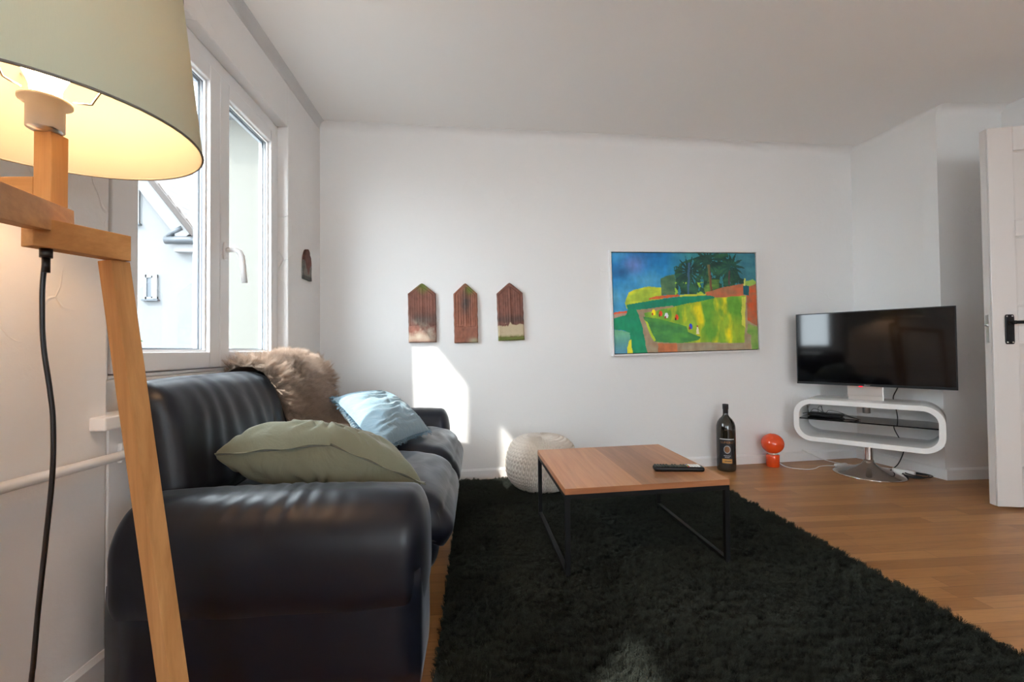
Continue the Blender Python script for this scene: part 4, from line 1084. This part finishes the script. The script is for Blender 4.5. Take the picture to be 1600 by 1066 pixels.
def label_patch(a0, a1, z0, z1, rad, name, mat, n=24):
    mb = MB(); vs = []
    for i in range(n+1):
        a = LA+a0+(a1-a0)*i/n
        vs += [(rad*cos(a), rad*sin(a), z0), (rad*cos(a), rad*sin(a), z1)]
    mb.add(vs, [(2*i, 2*i+2, 2*i+3, 2*i+1) for i in range(n)], True); return mb.build(name, mat, bo if name == 'label' else lab)
lab = label_patch(-.78, .78, .055, .232, br_+.0004, 'label', M['label_black'])
label_patch(-.78, .78, .223, .229, br_+.0008, 'label_band', M['label_silver'])
label_patch(-.52, .52, .062, .091, br_+.0008, 'label_panel', M['label_gold'])
label_patch(-.28, .42, .0735, .0775, br_+.0012, 'label_panel_line', M['capsule'])
def wrap_mesh(me, zc, rad, name):
    for v in me.vertices:
        a = LA+v.co.x/rad; v.co = Vector((rad*cos(a), rad*sin(a), zc+v.co.y))
    o = bpy.data.objects.new(name, me); COL.objects.link(o); o.parent = lab; return o
wrap_mesh(text_mesh('LUMERO', .0215, M['label_copper']), .2035, br_+.001, 'label_lettering')
wrap_mesh(text_mesh('PRIMITIVO', .0095, M['label_white']), .1125, br_+.001, 'label_lettering')
wrap_mesh(text_mesh('ROSSO', .0095, M['label_white']), .1020, br_+.001, 'label_lettering')
def ell(ra, rb_, ra2, rb2, zc, name, mat, rad):
    mb = MB(); n = 40; vs = []
    for i in range(n):
        a = 2*pi*i/n
        for (p, q_) in ((ra, rb_), (ra2, rb2)):
            th = LA+p*cos(a)/rad; vs.append((rad*cos(th), rad*sin(th), zc+q_*sin(a)))
    mb.add(vs, [(2*i, 2*((i+1) % n), 2*((i+1) % n)+1, 2*i+1) for i in range(n)], True); return mb.build(name, mat, lab)
ell(.0215, .0265, .0185, .0232, .156, 'label_emblem', M['label_silver'], br_+.0009)
for a, b2 in ((.0155, .0118), (.0090, .0060), (.0035, .0)): ell(a, a*1.3, b2, b2*1.3, .156, 'label_emblem', M['label_copper'], br_+.0009)

# ================================================================== ORANGE LAMP
ol = empty('ball_table_lamp', (2.118, 3.085, 0), 0, 'small glossy orange ball lamp on a cylinder foot standing on the floor', 'lamp')
a = MB(); a.lathe([(0, 0), (.040, 0), (.043, .003), (.0435, .06), (.0435, .082), (.041, .0855), (0, .0855)], 48); a.build('lamp_foot', M['orange'], ol)
a = MB(); a.lathe([(.018, .085), (.027, .0865), (.030, .094), (.024, .100), (.018, .101)], 36); a.build('lamp_collar', M['cream'], ol)
a = MB(); prof = [(.0, .0935)]
for i in range(0, 25):
    an = -pi/2+.35+i*(pi-.35)/24; prof.append((.0745*cos(an), .164+.0715*sin(an)))
prof[-1] = (0.0001, .2345); prof[-2] = (.012, .2348)
a.lathe(prof, 48); a.build('lamp_globe', M['orange'], ol)
wc = MB()
P_ = [Vector(q) for q in ((2.150, 3.055, .028), (2.172, 3.035, .012), (2.21, 3.01, .004), (2.288, 2.968, .004), (2.36, 2.985, .004), (2.43, 3.03, .004), (2.50, 3.045, .004), (2.555, 3.025, .006))]
wc.tube(smooth_path(P_), .0026, 8); wc.build('power_cord', M['white_plastic'], ol, True)
# extension lead lying behind the stand: white connector, lead to the wall, socket block
ex = empty('extension_lead', (2.7, 3.0, 0), 0, 'white extension lead with plugs lying on the floor behind the television stand foot', 'extension lead')
e1 = MB(); e1.soft((-.05, -.0125, 0), (.05, .0125, .02), .006, (8, 4, 4), M4=Matrix.Translation((2.595, 3.035, 0)) @ Matrix.Rotation(.15, 4, 'Z')); e1.build('connector', M['white_plastic'], ex, True)
e2 = MB(); e2.tube(smooth_path([Vector(q) for q in ((2.43, 3.20, .085), (2.47, 3.17, .06), (2.56, 3.12, .02), (2.66, 3.05, .006), (2.74, 3.02, .004), (2.86, 2.93, .004), (2.93, 2.84, .006))]), .003, 8)
e2.tube(smooth_path([Vector(q) for q in ((2.64, 3.04, .01), (2.76, 2.97, .004), (2.86, 2.90, .004), (2.90, 2.85, .008))]), .003, 8); e2.build('cable', M['white_plastic'], ex, True)
e3 = MB(); e3.soft((-.06, -.022, 0), (.06, .022, .032), .006, (8, 4, 4), M4=Matrix.Translation((2.84, 2.80, 0)) @ Matrix.Rotation(-.9, 4, 'Z')); e3.build('socket_block', M['white_plastic'], ex, True)

# ================================================================== TV STAND
sdir = Vector((.66, -.7513)).normalized(); SA = atan2(sdir.y, sdir.x); sn = Vector((sdir.y, -sdir.x))   # sn points to the camera side
st_ = empty('television_stand', (2.616, 2.826, 0), SA, 'white glossy rounded hoop television stand on a chrome trumpet foot in the corner', 'television stand')
ft = MB(); ft.lathe([(0, 0), (.200, 0), (.200, .006), (.185, .012), (.13, .028), (.075, .047), (.042, .066), (.030, .086), (.026, .10), (0, .10)], 72); ft.build('foot', M['chrome'], st_)
cl_ = MB(); cl_.lathe([(.0255, .09), (.0255, .206)], 40); cl_.build('column', M['chrome'], st_)
# hoop: local x along the stand, -y front
def rr(L_, H_, R_, cx, cz, n=12):
    out = []
    for (sx, sz, a0) in ((1, 1, 0), (-1, 1, pi/2), (-1, -1, pi), (1, -1, 3*pi/2)):
        for k in range(n+1): an = a0+k/n*pi/2; out.append((cx+sx*(L_/2-R_)+R_*cos(an), cz+sz*(H_/2-R_)+R_*sin(an)))
    return out
HC = (-.012, .345)
hp_ = MB(); yf, yb = -.125, .235; HL, HH = .785, .292
po1 = rr(HL, HH, .108, *HC); pi1 = rr(HL-.066, HH-.066, .076, *HC); n = len(po1)
vs = [(x, yf, z) for x, z in po1]+[(x, yb, z) for x, z in po1]+[(x, yf, z) for x, z in pi1]+[(x, yb, z) for x, z in pi1]
fs = []
for i in range(n):
    j = (i+1) % n; fs += [(i, n+i, n+j, j), (2*n+i, 2*n+j, 3*n+j, 3*n+i), (i, j, 2*n+j, 2*n+i), (n+i, 3*n+i, 3*n+j, n+j)]
hp_.add(vs, fs, True); ho_ = hp_.build('hoop_cabinet', M['white_gloss'], st_)
for pl in ho_.data.polygons:
    if abs(pl.normal.y) > .9: pl.use_smooth = False
bv = ho_.modifiers.new('edge', 'BEVEL'); bv.width = .0025; bv.segments = 2; bv.limit_method = 'ANGLE'; bv.angle_limit = radians(50)
sg = MB(); sg.box((HC[0]-HL/2+.030, yf+.012, HC[1]+.004), (HC[0]+HL/2-.030, yb-.02, HC[1]+.012)); sg.build('glass_shelf', M['smoke_glass'], st_)
bk = MB(); bk.box((HC[0]-.095, .035, HC[1]+HH/2-.001), (HC[0]+.095, .050, .60)); bk.build('mounting_plate', M['steel'], st_, bevel=.003)
bk = MB(); bk.box((HC[0]-.095, .012, HC[1]+HH/2+.030), (HC[0]+.095, .032, .66)); bk.tube([(HC[0], .06, .40), (HC[0], .06, .85)], .022, 20); bk.build('mast', M['steel'], st_, bevel=.003)
# router and cables on the glass shelf
ro_ = empty('internet_router', (2.42, 2.98, HC[1]+.012), SA, 'flat black router with thin aerials lying on the glass shelf', 'router')
sl = lambda x, y, z=0: Vector((x, y, z))
zq = 0
a = MB(); a.soft((-.11, -.055, 0), (.10, .055, .026), (.02, .02, .010), (12, 8, 4)); ro1 = a.build('router_body', M['black_plastic'], ro_)
base_l = Vector((2.616, 2.826)); off_ = sdir*(-.235)+Vector((-sn.x, -sn.y))*.04
ro_.location = (base_l.x+off_.x, base_l.y+off_.y, HC[1]+.0125)
a = MB(); a.tube([(-.105, -.03, .02), (-.112, -.03, .075)], .0035, 6); a.build('aerial', M['black_plastic'], ro_); a = MB(); a.tube([(-.03, .03, .024), (-.035, .03, .072)], .002, 6); a.build('aerial', M['black_plastic'], ro_)
a = MB()
a.tube(smooth_path([Vector(q) for q in ((-.095, -.05, .02), (-.07, -.055, .055), (-.04, -.05, .05), (.0, -.045, .028), (.02, -.04, .05), (.08, -.04, .042), (.14, -.05, .02), (.20, -.06, .004))]), .0018, 6)
a.tube(smooth_path([Vector(q) for q in ((-.16, -.04, .003), (-.13, -.055, .02), (-.08, -.06, .03), (-.02, -.065, .012), (.05, -.07, .004), (.19, -.055, .003), (.10, -.03, .02), (.08, 0, .02))]), .0022, 6)
a.tube(smooth_path([Vector(q) for q in ((-.05, 0, .025), (-.045, -.03, .06), (-.03, -.035, .078), (-.02, -.03, .05), (-.015, 0, .025))]), .0015, 6); a.build('cable', M['black_plastic'], ro_)
# television
tvd = (Vector((2.831, 2.437))-Vector((2.305, 3.076))); TVW = tvd.length+.004; TVA = atan2(tvd.y, tvd.x)-radians(3); tc = (Vector((2.831, 2.437))+Vector((2.305, 3.076)))/2
tv = empty('flat_television', (tc.x, tc.y, .593), TVA, 'wide black flat screen television mounted above the white hoop stand', 'television')
TVH = .500
a = MB(); a.box((-TVW/2, 0, 0), (TVW/2, .012, TVH)); a.box((-TVW/2+.08, .012, .03), (TVW/2-.08, .045, TVH*.7)); cas = a.build('casing', M['tv_body'], tv, bevel=.002)
a = MB(); a.box((-TVW/2+.006, -.0012, .016), (TVW/2-.006, .001, TVH-.006)); a.build('screen', M['screen'], tv)
a = MB(); t_ = .006
a.box((-TVW/2, -.004, 0), (TVW/2, 0, .015)); a.box((-TVW/2, -.003, TVH-t_), (TVW/2, 0, TVH)); a.box((-TVW/2, -.003, .015), (-TVW/2+t_, 0, TVH-t_)); a.box((TVW/2-t_, -.003, .015), (TVW/2, 0, TVH-t_)); a.build('bezel', M['black_plastic'], tv)
a = MB(); a.soft((-.055, -.006, -.006), (-.035, .004, .001), .002, (4, 2, 2)); a.build('indicator_light', M['red_led'], cas)
me = text_mesh('Hisense', .0095, M['logo']); lo_ = bpy.data.objects.new('brand_lettering', me); COL.objects.link(lo_); lo_.parent = cas; lo_.location = (-.010, -.0045, .0075); lo_.rotation_euler = (pi/2, 0, 0)
a = MB(); a.box((-.09, .045, .02), (.09, .075, .25)); a.build('wall_bracket', M['steel'], tv)
# black power cable of the television, coiled on the floor
pcb = empty('television_power_cable', (2.93, 2.75, 0), 0, 'black power cable hanging from the television and coiled on the floor by the pier', 'cable')
a = MB()
def stw(x, y, z): v_ = Vector((2.616, 2.826))+sdir*x+Vector((-sn.x, -sn.y))*y; return Vector((v_.x, v_.y, z))
top = [stw(.165, .14, .66), stw(.165, .17, .62), stw(.14, .19, .56), stw(.12, .20, .50), stw(.135, .195, .42), stw(.14, .195, .35), stw(.12, .20, .30), stw(.15, .20, .22), stw(.17, .20, .16), stw(.14, .185, .06), stw(.10, .16, .012)]
a.tube(smooth_path(top), .0034, 8)
cc2 = Vector((2.868, 2.735)); coil = []
for i in range(60):
    t = i/59*2.7*2*pi; coil.append(Vector((cc2.x+(.075+.012*sin(t*.7))*cos(t)*.95, cc2.y+(.062+.01*cos(t*.6))*sin(t), .006+.0035*(t/(2*pi))+.004*sin(t*1.3))))
coil = [top[-1]]+coil
a.tube(coil, .0036, 8); a.build('cable_run', M['cord'], pcb, True)
